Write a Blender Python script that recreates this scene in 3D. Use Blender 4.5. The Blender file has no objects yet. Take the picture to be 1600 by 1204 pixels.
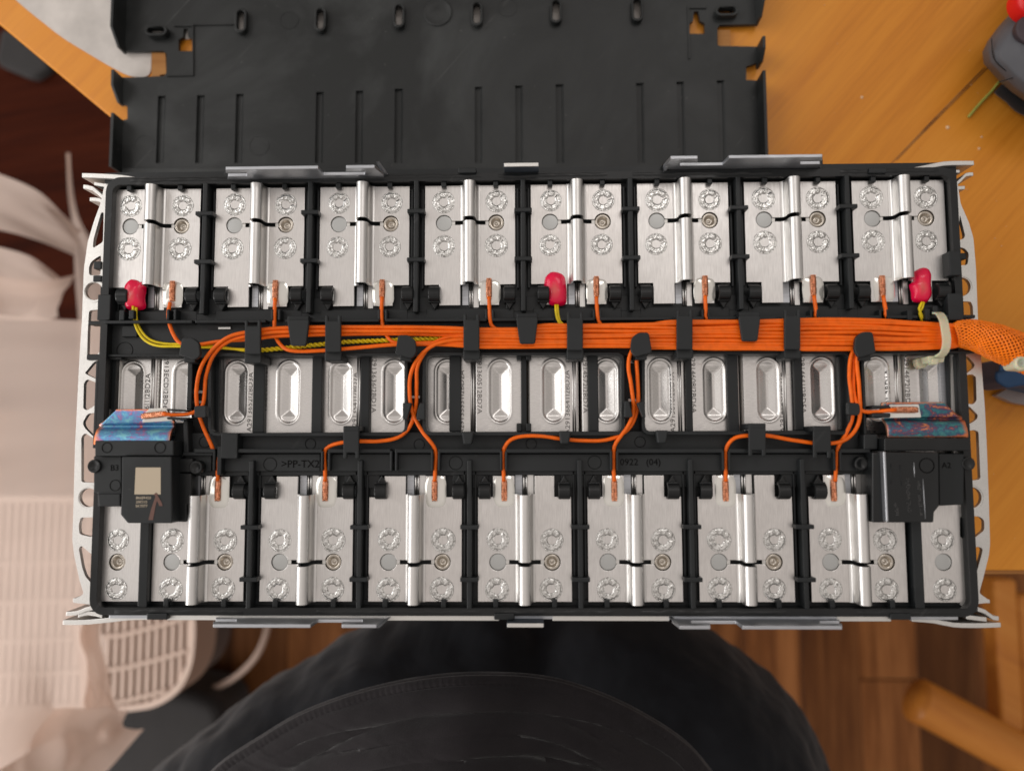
import bpy, math, random
import numpy as np
from mathutils import Vector, Matrix, noise
from mathutils.geometry import tessellate_polygon
rnd = random.Random(7)
SC = bpy.context.scene
COL = SC.collection
MM = 0.001
R = math.radians
# ------------------------------------------------------------------ camera
CAM_ROT = (0.0774, 0.0237, -0.0037)
CAM_POS = (2.32, -25.34, 459.6)          # millimetres above the table top
cam_d = bpy.data.cameras.new('camera'); cam = bpy.data.objects.new('camera', cam_d); COL.objects.link(cam)
cam.location = [c*MM for c in CAM_POS]; cam.rotation_euler = CAM_ROT
cam_d.sensor_width = 36; cam_d.lens = 1150/1600*36; cam_d.clip_start = 0.01; cam_d.clip_end = 50
cam_d.dof.use_dof = True; cam_d.dof.focus_distance = 0.372; cam_d.dof.aperture_fstop = 4.6
SC.camera = cam
# ------------------------------------------------------------------ world and lamps
w = bpy.data.worlds.new('World'); SC.world = w; w.use_nodes = True
bg = w.node_tree.nodes['Background']; bg.inputs[1].default_value = 1.0
_n = w.node_tree.nodes; _tc = _n.new('ShaderNodeTexCoord'); _sx = _n.new('ShaderNodeSeparateXYZ'); _mr = _n.new('ShaderNodeMapRange'); _cr = _n.new('ShaderNodeValToRGB')
w.node_tree.links.new(_tc.outputs['Generated'], _sx.inputs[0]); w.node_tree.links.new(_sx.outputs['Z'], _mr.inputs[0]); _mr.inputs[1].default_value = -1; _mr.inputs[2].default_value = 1
w.node_tree.links.new(_mr.outputs[0], _cr.inputs[0]); w.node_tree.links.new(_cr.outputs[0], bg.inputs[0])
_cr.color_ramp.elements.new(.5); _cr.color_ramp.elements.new(.85)
for _e, _p, _c in zip(_cr.color_ramp.elements, (0, .5, .85, 1), ((.10,.085,.075), (.21,.19,.175), (.47,.43,.40), (.70,.64,.605))): _e.position = _p; _e.color = (*_c, 1)
def area(name, loc, target, sx, sy, power, col):
    d = bpy.data.lights.new(name, 'AREA'); d.shape = 'RECTANGLE'; d.size = sx; d.size_y = sy; d.energy = power; d.color = col
    o = bpy.data.objects.new(name, d); COL.objects.link(o); o.location = loc
    o.rotation_euler = (Vector(target)-Vector(loc)).to_track_quat('-Z', 'Y').to_euler(); return o
area('window_light', (-1.75, 0.55, 1.15), (0, 0, 0.05), 1.5, 1.7, 17, (1.0, 0.97, 0.95))
area('room_light', (0.35, 0.9, 1.5), (0, 0, 0.1), 0.7, 0.5, 3, (1.0, 0.95, 0.92))
area('low_fill_light', (-1.8, -0.95, 0.45), (0.0, -0.25, -0.1), 1.2, 1.0, 26, (1.0, 0.96, 0.94))  # added fill lamp, brightens the curtain and the person's left side
SC.view_settings.view_transform = 'Standard'; SC.view_settings.look = 'None'
SC.view_settings.exposure = 0.0; SC.view_settings.gamma = 1.0

# ------------------------------------------------------------------ helpers
RM = Matrix.Rotation(CAM_ROT[2], 3, 'Z') @ Matrix.Rotation(CAM_ROT[1], 3, 'Y') @ Matrix.Rotation(CAM_ROT[0], 3, 'X')
def W(px, py, z):
    """point of the plane at height z (mm) that the photograph shows at pixel px, py"""
    d = RM @ Vector(((px-800)/1150, -(py-602)/1150, -1))
    t = (z-CAM_POS[2])/d.z
    return (CAM_POS[0]+d.x*t, CAM_POS[1]+d.y*t)
def W3(px, py, z): x, y = W(px, py, z); return (x, y, z)
def WP(pts, z): return [W(a, b, z) for a, b in pts]

class MB:
    def __init__(s): s.v = []; s.f = []; s.sm = []
    def add(s, vs, fs, smooth=False):
        n = len(s.v); s.v += [tuple(v) for v in vs]; s.f += [tuple(i+n for i in f) for f in fs]; s.sm += [smooth]*len(fs); return s
    def box(s, x0, y0, z0, x1, y1, z1):
        if x0 > x1: x0, x1 = x1, x0
        if y0 > y1: y0, y1 = y1, y0
        return s.add([(x0,y0,z0),(x1,y0,z0),(x1,y1,z0),(x0,y1,z0),(x0,y0,z1),(x1,y0,z1),(x1,y1,z1),(x0,y1,z1)],
                     [(0,3,2,1),(4,5,6,7),(0,1,5,4),(1,2,6,5),(2,3,7,6),(3,0,4,7)])
    def pbox(s, px0, py0, px1, py1, z0, z1):
        xm, ym = (px0+px1)/2, (py0+py1)/2
        return s.box(W(px0,ym,z1)[0], W(xm,py1,z1)[1], z0, W(px1,ym,z1)[0], W(xm,py0,z1)[1], z1)
    def prism(s, poly, z0, z1, holes=(), axis='z'):
        loops = [list(poly)]+[list(h) for h in holes]
        def area2(p): return sum(p[i][0]*p[(i+1)%len(p)][1]-p[(i+1)%len(p)][0]*p[i][1] for i in range(len(p)))
        if area2(loops[0]) < 0: loops[0].reverse()
        for h in loops[1:]:
            if area2(h) > 0: h.reverse()
        flat = [p for l in loops for p in l]; n = len(flat)
        if holes: tris = tessellate_polygon([[Vector((p[0],p[1],0)) for p in l] for l in loops])
        else: tris = None
        if axis == 'z': m = lambda p, h: (p[0], p[1], h)
        elif axis == 'y': m = lambda p, h: (p[0], h, p[1])      # poly in xz, extruded along y
        else: m = lambda p, h: (h, p[0], p[1])                  # poly in yz, extruded along x
        vs = [m(p, z0) for p in flat]+[m(p, z1) for p in flat]
        fs = []
        if tris is None:
            fs += [tuple(range(n-1, -1, -1)), tuple(range(n, 2*n))]
        else:
            for t in tris:
                a = (flat[t[1]][0]-flat[t[0]][0])*(flat[t[2]][1]-flat[t[0]][1])-(flat[t[2]][0]-flat[t[0]][0])*(flat[t[1]][1]-flat[t[0]][1])
                if a < 0: t = (t[0], t[2], t[1])
                fs += [(t[2], t[1], t[0]), (t[0]+n, t[1]+n, t[2]+n)]
        o = 0
        for l in loops:
            k = len(l)
            for i in range(k):
                a, b = o+i, o+(i+1)%k; fs.append((a, b, b+n, a+n))
            o += k
        if axis == 'y': fs = [f[::-1] for f in fs]
        return s.add(vs, fs)
    def pprism(s, pts, z0, z1, holes=()):
        return s.prism(WP(pts, z1), z0, z1, [WP(h, z1) for h in holes])
    def tube(s, path, r, seg=8, cap=True, smooth=True):
        P = [Vector(p) for p in path]; n = len(P); rs = r if hasattr(r, '__len__') else [r]*n
        vs = []; fs = []
        up = Vector((0,0,1)); 
        for i in range(n):
            t = (P[min(i+1,n-1)]-P[max(i-1,0)]).normalized()
            if i == 0:
                a = up.cross(t)
                if a.length < .05: a = Vector((1,0,0)).cross(t)
            else: a = a - t*a.dot(t)
            a.normalize(); b = t.cross(a)
            for k in range(seg):
                q = 2*math.pi*k/seg; vs.append(P[i]+(a*math.cos(q)+b*math.sin(q))*rs[i])
        for i in range(n-1):
            for k in range(seg):
                fs.append((i*seg+k, i*seg+(k+1)%seg, (i+1)*seg+(k+1)%seg, (i+1)*seg+k))
        if cap: fs += [tuple(range(seg-1,-1,-1)), tuple((n-1)*seg+k for k in range(seg))]
        return s.add(vs, fs, smooth)
    def lathe(s, cx, cy, prof, seg=24, smooth=True, f=None):
        vs = []; fs = []; m = len(prof)
        for i in range(seg):
            q = 2*math.pi*i/seg
            for j, (r_, z) in enumerate(prof):
                dr, dz = f(q, j) if f else (0, 0)
                vs.append((cx+(r_+dr)*math.cos(q), cy+(r_+dr)*math.sin(q), z+dz))
        for i in range(seg):
            k = (i+1) % seg
            for j in range(m-1): fs.append((i*m+j, k*m+j, k*m+j+1, i*m+j+1))
        fs.append(tuple(i*m+m-1 for i in range(seg)))
        return s.add(vs, fs, smooth)
    def grid(s, rows, smooth=True, closed=False):
        n = len(rows); m = len(rows[0]); vs = [p for r_ in rows for p in r_]; fs = []
        for i in range(n-1):
            for j in range(m if closed else m-1):
                fs.append((i*m+j, i*m+(j+1)%m, (i+1)*m+(j+1)%m, (i+1)*m+j))
        return s.add(vs, fs, smooth)
    def mesh(s, name):
        me = bpy.data.meshes.new(name)
        me.from_pydata([(a*MM, b*MM, c*MM) for a, b, c in s.v], [], s.f)
        me.polygons.foreach_set('use_smooth', s.sm); me.update(); return me
    def build(s, name, m, parent=None, bevel=0, seg=2, label=None, loc=None, kind=None):
        return ob(name, s.mesh(name), m, parent, bevel, seg, label, loc, kind)
def ob(name, me, m, parent=None, bevel=0, seg=2, label=None, loc=None, kind=None):
    if m is not None and not me.materials: me.materials.append(m)
    o = bpy.data.objects.new(name, me); COL.objects.link(o)
    if parent: o.parent = parent
    if loc: o.location = [c*MM for c in loc]
    if bevel:
        b = o.modifiers.new('bevel', 'BEVEL'); b.width = bevel*MM; b.segments = seg; b.limit_method = 'ANGLE'; b.angle_limit = R(40); b.harden_normals = False
    if label: o['label'] = label
    if kind: o['kind'] = kind
    return o
def thing(name, label, cat, group=None, loc=(0,0,0)):
    o = bpy.data.objects.new(name, None); COL.objects.link(o); o.empty_display_size = .01
    tag(o, label, cat, group); o.location = [c*MM for c in loc]; return o
def tag(o, label, cat, group=None):
    o['label'] = label; o['category'] = cat
    if group: o['group'] = group
    return o
def spline(pts, step=2.0, closed=False):
    P = [Vector(p) for p in pts]; out = []
    n = len(P)
    for i in range(n-1):
        p0 = P[max(i-1,0)]; p1 = P[i]; p2 = P[i+1]; p3 = P[min(i+2,n-1)]
        k = max(2, int((p2-p1).length/step))
        for j in range(k):
            t = j/k; t2 = t*t; t3 = t2*t
            out.append(0.5*((2*p1)+(-p0+p2)*t+(2*p0-5*p1+4*p2-p3)*t2+(-p0+3*p1-3*p2+p3)*t3))
    out.append(P[-1]); return out
def circ(cx, cy, r, n=24, a0=0, a1=360):
    full = abs(a1-a0) >= 360
    return [(cx+r*math.cos(R(a0+(a1-a0)*i/(n if full else n-1))), cy+r*math.sin(R(a0+(a1-a0)*i/(n if full else n-1)))) for i in range(n)]
def rrect(x0, y0, x1, y1, r, n=5):
    out = []
    for cx, cy, a in ((x1-r,y1-r,0),(x0+r,y1-r,90),(x0+r,y0+r,180),(x1-r,y0+r,270)):
        out += [(cx+r*math.cos(R(a+90*i/n)), cy+r*math.sin(R(a+90*i/n))) for i in range(n+1)]
    return out
def roundpoly(P, r, n=4):
    out = []; k = len(P)
    for i in range(k):
        a = Vector(P[i-1]); b = Vector(P[i]); c = Vector(P[(i+1)%k])
        da = (a-b); dc = (c-b); rr = min(r, da.length*.45, dc.length*.45)
        p = b+da.normalized()*rr; q = b+dc.normalized()*rr
        for j in range(n+1):
            t = j/n; out.append(tuple((1-t)**2*p+2*t*(1-t)*b+t*t*q))
    return out
def text(name, body, size, m, parent, loc, rot=0, ext=0.04, mirror=False, label=None):
    cu = bpy.data.curves.new(name, 'FONT'); cu.body = body; cu.size = size*MM; cu.extrude = ext*MM; cu.align_x = 'CENTER'; cu.align_y = 'CENTER'; cu.resolution_u = 2
    t = bpy.data.objects.new(name, cu); COL.objects.link(t)
    me = bpy.data.meshes.new_from_object(t.evaluated_get(bpy.context.evaluated_depsgraph_get()))
    bpy.data.objects.remove(t); me.name = name; me.materials.clear()
    o = ob(name, me, m, parent, loc=loc, label=label); o.rotation_euler = (0, 0, R(rot))
    if mirror: me.transform(Matrix.Scale(-1, 4, (1,0,0))); me.flip_normals()
    return o

# ------------------------------------------------------------------ materials
def lin(r, g, b): return tuple(((c/255+.055)/1.055)**2.4 if c > 10 else c/255/12.92 for c in (r, g, b))
def mat(name, base=(.5,.5,.5), metal=0, rough=.5, **k):
    m = bpy.data.materials.new(name); m.use_nodes = True; b = m.node_tree.nodes['Principled BSDF']
    b.inputs['Base Color'].default_value = (*base, 1); b.inputs['Metallic'].default_value = metal; b.inputs['Roughness'].default_value = rough
    for a, v in k.items():
        b.inputs[a.replace('_', ' ')].default_value = v
    return m
class NG:
    def __init__(s, m): s.t = m.node_tree; s.b = s.t.nodes['Principled BSDF']; s.tc = s.t.nodes.new('ShaderNodeTexCoord')
    def n(s, ty, **k):
        nd = s.t.nodes.new(ty)
        for a, v in k.items(): setattr(nd, a, v)
        return nd
    def l(s, a, b): s.t.links.new(a, b)
    def map(s, scale=(1,1,1), rot=(0,0,0), src='Object', loc=(0,0,0)):
        v = s.tc.outputs[src]
        if any(rot):
            m0 = s.n('ShaderNodeMapping'); m0.inputs['Rotation'].default_value = rot; s.l(v, m0.inputs['Vector']); v = m0.outputs[0]
        mp = s.n('ShaderNodeMapping'); mp.inputs['Scale'].default_value = scale; mp.inputs['Location'].default_value = loc
        s.l(v, mp.inputs['Vector']); return mp.outputs[0]
    def noise(s, vec, scale, detail=4, rough=.55, dist=0):
        nd = s.n('ShaderNodeTexNoise'); nd.inputs['Scale'].default_value = scale; nd.inputs['Detail'].default_value = detail; nd.inputs['Roughness'].default_value = rough; nd.inputs['Distortion'].default_value = dist
        s.l(vec, nd.inputs['Vector']); return nd.outputs['Fac']
    def ramp(s, fac, stops, interp='LINEAR'):
        nd = s.n('ShaderNodeValToRGB'); cr = nd.color_ramp; cr.interpolation = interp
        while len(cr.elements) < len(stops): cr.elements.new(.5)
        for e, (p, c) in zip(cr.elements, stops):
            e.position = p; e.color = (*c, 1) if hasattr(c, '__len__') else (c, c, c, 1)
        s.l(fac, nd.inputs[0]); return nd.outputs[0]
    def bump(s, h, strength=.3, dist=.0003, normal=None):
        nd = s.n('ShaderNodeBump'); nd.inputs['Strength'].default_value = strength; nd.inputs['Distance'].default_value = dist
        s.l(h, nd.inputs['Height'])
        if normal: s.l(normal, nd.inputs['Normal'])
        return nd.outputs[0]
    def mix(s, fac, a, b, ty='MIX'):
        nd = s.n('ShaderNodeMix', data_type='RGBA', blend_type=ty)
        for sock, v in ((nd.inputs[0], fac), (nd.inputs[6], a), (nd.inputs[7], b)):
            if hasattr(v, 'links'): s.l(v, sock)
            elif hasattr(v, '__len__'): sock.default_value = (*v, 1)
            else: sock.default_value = v
        return nd.outputs[2]
    def math(s, op, a, b=0):
        nd = s.n('ShaderNodeMath', operation=op)
        for sock, v in ((nd.inputs[0], a), (nd.inputs[1], b)):
            if hasattr(v, 'links'): s.l(v, sock)
            else: sock.default_value = v
        return nd.outputs[0]
    def set(s, sock, v): s.l(v, s.b.inputs[sock])
def plastic(name, base, rough=.42, dust=.5, scale=1.0, bump=.25):
    base = tuple(c*.55 for c in base) if max(base) < .05 else base
    m = mat(name, base, 0, rough, Specular_IOR_Level=.36); g = NG(m)
    a = g.noise(g.map(), 18*scale, 6, .6, .6); fine = g.noise(g.map(), 2600, 2); d = g.noise(g.map(loc=(3,1,0)), 420*scale, 3, .7)
    lite = tuple(min(1, c*1.9+.006*(1+2*(dust > 1))) for c in base)
    c = g.mix(g.math('MULTIPLY', g.ramp(a, [(.45, 0), (.75, 1)]), dust), base, lite)
    spk = g.ramp(d, [(.70, 0), (.76, 1)]); c = g.mix(g.math('MULTIPLY', spk, min(.6,.45*dust)), c, (.12,.12,.115))
    scv = g.noise(g.map(scale=(1,.03,1), rot=(0,0,.7)), 260, 3, .5, .3); scm = g.ramp(g.noise(g.map(loc=(5,5,0)), 24, 3), [(.5, 0), (.62, 1)])
    c = g.mix(g.math('MULTIPLY', g.math('MULTIPLY', g.ramp(scv, [(.66, 0), (.72, 1)]), scm), min(.5,.4*dust)), c, (.10,.10,.10))
    g.set('Base Color', c)
    g.set('Roughness', g.ramp(a, [(.3, rough-.07), (.7, rough+.12)]))
    g.set('Normal', g.bump(fine, bump, .00006)); return m
M = {}
M['plastic'] = plastic('black_plastic', (.018,.022,.024), .40)
M['plastic2'] = plastic('satin_black_plastic', (.024,.028,.030), .48)
M['lid'] = plastic('lid_plastic', (.021,.024,.024), .46, dust=1.6, scale=.5)
M['gloss_plastic'] = plastic('glossy_black_plastic', (.016,.018,.019), .34)
def brushed(name, base, rough, strength=.35, streak=(1,.06,1), metalvar=False):
    m = mat(name, base, 1, rough); g = NG(m)
    v = g.map(scale=streak); a = g.noise(v, 2400, 4, .6); b = g.noise(g.map(), 60, 5, .6); c = g.noise(g.map(scale=(1,.2,1), rot=(0,0,.2)), 700, 2, .5)
    g.set('Roughness', g.ramp(g.mix(.45, a, b), [(.3, rough-.10), (.7, rough+.13)]))
    g.set('Base Color', g.mix(g.ramp(a, [(.40, 0), (.62, 1)]), g.mix(g.ramp(b, [(.35, 0), (.7, 1)]), base, tuple(c_*.88 for c_ in base)), tuple(c_*.84 for c_ in base)))
    if metalvar:
        oi = g.n('ShaderNodeObjectInfo'); sm = g.ramp(g.noise(g.map(loc=(7,2,0)), 75, 4, .6, 1.2), [(.5, 0), (.66, 1)])
        cc = g.b.inputs['Base Color'].links[0].from_socket
        g.set('Base Color', g.mix(g.math('MULTIPLY', sm, .22), g.mix(g.math('MULTIPLY', oi.outputs['Random'], .14), cc, (.60,.52,.47)), (.56,.54,.52)))
    g.set('Normal', g.bump(g.mix(.5, a, c), strength, .00005)); return m
M['alu'] = brushed('brushed_aluminium', (.80,.785,.765), .36, metalvar=True)
M['arch'] = brushed('bright_aluminium', (.82,.81,.79), .35, .05, (1,.02,1))
M['cell'] = brushed('cell_can_aluminium', (.78,.765,.745), .30, .3, (.15,1,1))
M['cast'] = brushed('machined_aluminium', (.78,.77,.74), .46, .4, (1,1,1))
M['bracket'] = brushed('shaded_bracket_steel', (.16,.19,.23), .5, .3, (.05,1,1))  # darker sheet metal: shade of the upright tab faces put into the colour
M['steel'] = brushed('grey_steel_sheet', (.55,.57,.60), .45, .4, (.05,1,1))
m = mat('weld_bead', (.8,.8,.78), 1, .25); g = NG(m)
v = g.n('ShaderNodeTexVoronoi'); v.inputs['Scale'].default_value = 1500; g.l(g.map(), v.inputs['Vector'])
nz = g.noise(g.map(), 900, 4, .7, .5); g.set('Normal', g.bump(g.mix(.5, v.outputs['Distance'], nz), .6, .0003)); g.set('Base Color', g.ramp(nz, [(.36, (.24,.23,.22)), (.48, (.56,.56,.54)), (.60, (.84,.84,.82))])); M['weld'] = m
M['screw'] = brushed('nickel_screw', (.62,.57,.50), .24, .2)
M['blank'] = mat('grey_terminal_disc', (.50,.51,.50), .75, .48)
M['mark'] = mat('faint_grey_marks', (.09,.09,.09), 0, .5)
M['dark'] = mat('recess_shade', (.006,.006,.007), 0, .6)  # near-black colour that stands in for shade in recesses
def wire(name, c, rough=.38):
    m = mat(name, c, 0, rough, Specular_IOR_Level=.3); g = NG(m); a = g.noise(g.map(), 300, 3)
    g.set('Base Color', g.mix(g.ramp(a, [(.4, 0), (.75, 1)]), c, tuple(x*.82 for x in c))); g.set('Normal', g.bump(g.noise(g.map(), 1800, 2), .15, .0001)); return m
M['orange'] = wire('orange_wire_insulation', (.93,.150,.004)); M['yellow'] = wire('yellow_wire_insulation', (.80,.60,.01))
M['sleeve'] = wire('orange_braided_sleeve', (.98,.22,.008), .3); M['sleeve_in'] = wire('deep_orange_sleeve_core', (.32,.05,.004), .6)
m = mat('copper_strands', (.93,.45,.27), 1, .3); g = NG(m); g.set('Base Color', g.ramp(g.noise(g.map(), 1200, 3), [(.35, (.42,.13,.06)), (.6, (.93,.45,.27))])); M['copper'] = m
M['wax'] = mat('pink_sealing_wax', (.78,.004,.060), 0, .22, Subsurface_Weight=.25, Subsurface_Scale=.003, Subsurface_Radius=(1,.1,.15))
m = mat('pale_lacquer', (.80,.79,.74), .55, .16, Coat_Weight=.6, Coat_Roughness=.06); M['lacquer'] = m
g = NG(M['wax']); gm = g.n('ShaderNodeMapping'); gm.inputs['Location'].default_value = (-.45,-.42,0); gm.inputs['Scale'].default_value = (1,1,0); g.l(g.tc.outputs['Generated'], gm.inputs[0])
gl = g.n('ShaderNodeVectorMath', operation='LENGTH'); g.l(gm.outputs[0], gl.inputs[0])
g.set('Base Color', g.mix(g.ramp(g.math('ADD', gl.outputs['Value'], g.math('MULTIPLY', g.noise(g.map(), 160, 3), .15)), [(.10, .55), (.34, 0)]), (.78,.004,.060), (.60,.17,.12)))
M['tie'] = mat('translucent_nylon', (.74,.70,.50), 0, .35, Subsurface_Weight=.4, Subsurface_Scale=.004, Transmission_Weight=.25)
def tinted(name, seed, blue, teal, purple, warm):
    m = mat(name, blue, .9, .36); g = NG(m)
    a = g.noise(g.map(scale=(.7,1.3,1), loc=(seed,0,0)), 130, 8, .68, .8); b = g.noise(g.map(loc=(0,seed,0)), 900, 4, .7)
    c = g.ramp(g.mix(.25, a, b), [(.40, teal), (.49, blue), (.55, purple), (.60, warm), (.74, (.90,.52,.32))])
    sp = g.n('ShaderNodeSeparateXYZ'); g.l(g.tc.outputs['Generated'], sp.inputs[0])
    ex = g.math('MULTIPLY', g.math('ABSOLUTE', g.math('SUBTRACT', sp.outputs[0], .5)), 2); ey = g.math('MULTIPLY', g.math('ABSOLUTE', g.math('SUBTRACT', sp.outputs[1], .5)), 2)
    e = g.math('ADD', g.math('MAXIMUM', ex, g.math('MULTIPLY', ey, .985)), g.math('MULTIPLY', g.math('SUBTRACT', a, .5), .35))
    c = g.mix(g.ramp(e, [(.86, 0), (.97, 1)]), c, (.78,.25,.10))
    g.set('Base Color', c); g.set('Roughness', g.ramp(b, [(.3,.28),(.7,.5)])); g.set('Normal', g.bump(b, .4, .0002)); return m
M['tint_l'] = tinted('heat_tinted_copper_blue', 2.2, (.10,.27,.48), (.20,.46,.52), (.26,.17,.36), (.62,.20,.12))
M['tint_r'] = tinted('heat_tinted_copper_teal', 5.1, (.05,.16,.22), (.10,.30,.28), (.14,.06,.13), (.60,.22,.10))
M['copperedge'] = brushed('bare_copper', (.90,.46,.28), .35)
M['code'] = mat('grey_ink', (.10,.095,.09), 0, .6); M['laser'] = mat('laser_engraving', (.50,.42,.31), 0, .7)
M['relief'] = mat('moulded_lettering', (.0015,.0015,.0016), 0, .6, Specular_IOR_Level=.1)
# wood
def wood(name, c1, c2, c3, ang=0, scale=1., rough=.4, coat=.3, randomise=False, gs=(1,.07,1), gr=130, spec=.25):
    m = mat(name, c1, 0, rough, Coat_Weight=coat*.3, Coat_Roughness=.25, Specular_IOR_Level=spec); g = NG(m)
    vec = g.map(scale=gs, rot=(0,0,ang))
    if randomise:
        oi = g.n('ShaderNodeObjectInfo'); ad = g.n('ShaderNodeVectorMath', operation='ADD'); cb = g.n('ShaderNodeCombineXYZ')
        g.l(g.math('MULTIPLY', oi.outputs['Random'], 7.3), cb.inputs[0]); g.l(vec, ad.inputs[0]); g.l(cb.outputs[0], ad.inputs[1]); vec = ad.outputs[0]
    a = g.noise(vec, 22*scale, 6, .6, .8); b = g.noise(vec, gr*scale, 5, .65, .3)
    c = g.ramp(g.mix(.35, a, b), [(.32, c3), (.48, c1), (.66, c2)])
    if randomise:
        c = g.mix(g.math('MULTIPLY', oi.outputs['Random'], .75), c, tuple(x*.33 for x in c3))
    g.set('Base Color', c); g.set('Roughness', g.ramp(b, [(.3, rough-.06), (.7, rough+.1)])); g.set('Normal', g.bump(b, .12, .0003)); return m
M['table'] = wood('honey_varnished_wood', (.66,.245,.022), (.74,.30,.034), (.53,.175,.013), ang=R(42), scale=.8, gs=(1,.05,1), gr=420)
M['table_edge'] = wood('plywood_edge', (.36,.16,.045), (.45,.22,.07), (.16,.06,.02), ang=R(90), scale=3, rough=.6, coat=0)
M['chairwood'] = wood('orange_beech', (.52,.19,.03), (.60,.25,.05), (.40,.13,.02), ang=R(120))
M['darkwood'] = wood('dark_mahogany', (.035,.007,.003), (.055,.012,.005), (.012,.003,.002), ang=R(80), rough=.7, coat=0, spec=.04)
M['plank'] = wood('floor_planks', (.20,.072,.021), (.38,.155,.052), (.055,.018,.007), randomise=True, spec=.12, coat=0, rough=.5, scale=.8)
M['subfloor'] = mat('floor_gap_dark', (.02,.01,.006), 0, .9)
# cloth
def cloth(name, c, rough=.9, scale=900, strength=.4, folds=0, fs=(1,1,1), **k):
    m = mat(name, c, 0, rough, Sheen_Weight=.15, Sheen_Roughness=.5, **k); g = NG(m)
    a = g.noise(g.map(), scale, 3, .6); f = g.noise(g.map(scale=fs), 16, 3, .5, .6); d = g.noise(g.map(), 40, 4)
    g.set('Base Color', g.mix(g.ramp(d, [(.35,0),(.7,1)]), c, tuple(x*.72 for x in c)))
    n1 = g.bump(f, folds, .01) if folds else None
    g.set('Normal', g.bump(a, strength, .0003, n1)); return m
M['shirt'] = cloth('black_knit_cotton', (.019,.0165,.018), scale=1100, strength=.9, folds=.5, fs=(.5,2.6,1), Specular_IOR_Level=.1); M['trousers'] = cloth('charcoal_twill', (.010,.011,.014), scale=1500, strength=.25, folds=.55, fs=(.9,.9,1), Specular_IOR_Level=.15)
M['skin'] = mat('skin', (.55,.33,.25), 0, .5)
M['paper'] = cloth('white_paper_sheet', (.62,.58,.54), .7, 300, .1)
def curtain_mat(nm, trans):
  m = mat(nm, (.86,.72,.63), 0, .85, Sheen_Weight=.2); g = NG(m)
  tr = g.n('ShaderNodeBsdfTranslucent'); tr.inputs[0].default_value = (.94,.79,.70,1); tp = g.n('ShaderNodeBsdfTransparent'); tp.inputs[0].default_value = (1,.96,.93,1)
  m1 = g.n('ShaderNodeMixShader'); m1.inputs[0].default_value = .6; m2 = g.n('ShaderNodeMixShader'); m2.inputs[0].default_value = trans
  out = m.node_tree.nodes['Material Output']
  g.l(g.b.outputs[0], m1.inputs[1]); g.l(tr.outputs[0], m1.inputs[2]); g.l(m1.outputs[0], m2.inputs[1]); g.l(tp.outputs[0], m2.inputs[2]); g.l(m2.outputs[0], out.inputs[0])
  g.set('Normal', g.bump(g.noise(g.map(scale=(1,.3,1)), 30, 3), .3, .006))
  return m
M['curtain'] = curtain_mat('sheer_curtain', .30); M['curtain_fold'] = curtain_mat('folded_curtain', .10)
M['cream'] = mat('cream_plastic', (.60,.46,.38), 0, .55); M['cord'] = mat('pale_cord', (.60,.45,.37), 0, .6)
M['bag'] = cloth('dark_bag_cloth', (.015,.013,.013), .8)
M['toolgrey'] = plastic('grey_rubber_housing', (.105,.108,.120), .55, dust=.3, bump=.5); M['toolred'] = mat('red_switch_plastic', (.80,.01,.01), 0, .35); M['tooldark'] = plastic('dark_purple_grip', (.06,.045,.052), .6)
M['velcro'] = cloth('black_felt_strap', (.012,.011,.012)); M['green'] = mat('green_wire_insulation', (.42,.45,.09), 0, .4)
M['blue'] = plastic('blue_plastic', (.012,.052,.13), .38, dust=.3); M['film'] = mat('grey_film', (.30,.25,.24), 0, .25)
M['crumb'] = mat('pale_crumbs', (.75,.5,.28), 0, .7)

# ================================================================== SETTING: floor of planks
FZ = -720
floor = MB().box(-1600, -1500, FZ-30, 1600, 1500, FZ-4).build('floor', M['subfloor'], kind='structure')
pm = {}
for Lk in range(3):
    b = MB().box(-44.2, -330, -12, 44.2, 330, 0); pm[Lk] = b.mesh('plank'); pm[Lk].materials.append(M['plank'])
for c in range(-17, 18):
    off = rnd.uniform(-300, 300)
    for k in range(-2, 3):
        x = c*89+20; y = k*662+off
        if abs(y) > 1400: continue
        ob('plank', pm[0], None, floor, .8, 1, loc=(x, y, FZ+rnd.uniform(-.4, .4)))

# ================================================================== TABLE
table = thing('table', 'honey coloured wooden table under the module with a slanted left end', 'table')
tp_ = [W(-60,-14,0), W(176,187,0), W(430,400,0), W(430,892,0), W(1700,889,0), W(1700,-120,0), W(200,-150,0), W(-60,-75,0)]
tp_[7] = W(-60,-60,0)
poly = [W(-40,6,0), W(176,186,0), W(560,500,0), W(700,891,0), W(1750,891,0), W(1750,-200,0), W(-40,-200,0)]
MB().prism(poly, -20, 0).build('table_top', M['table'], table, 1.5, 3)
MB().prism([(poly[3][0]+2, poly[3][1]-2.6), (poly[4][0], poly[4][1]-2.6), (poly[4][0], poly[4][1]+20), (poly[3][0]+2, poly[3][1]+20)], -21.5, -3).build('edge_board', M['table_edge'], table, .5)
MB().box(300, -80, -715, 350, -30, -26).build('leg', M['chairwood'], table, 4, 3)
MB().box(-30, 100, -715, 30, 150, -26).build('leg', M['chairwood'], table, 4, 3)
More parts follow.
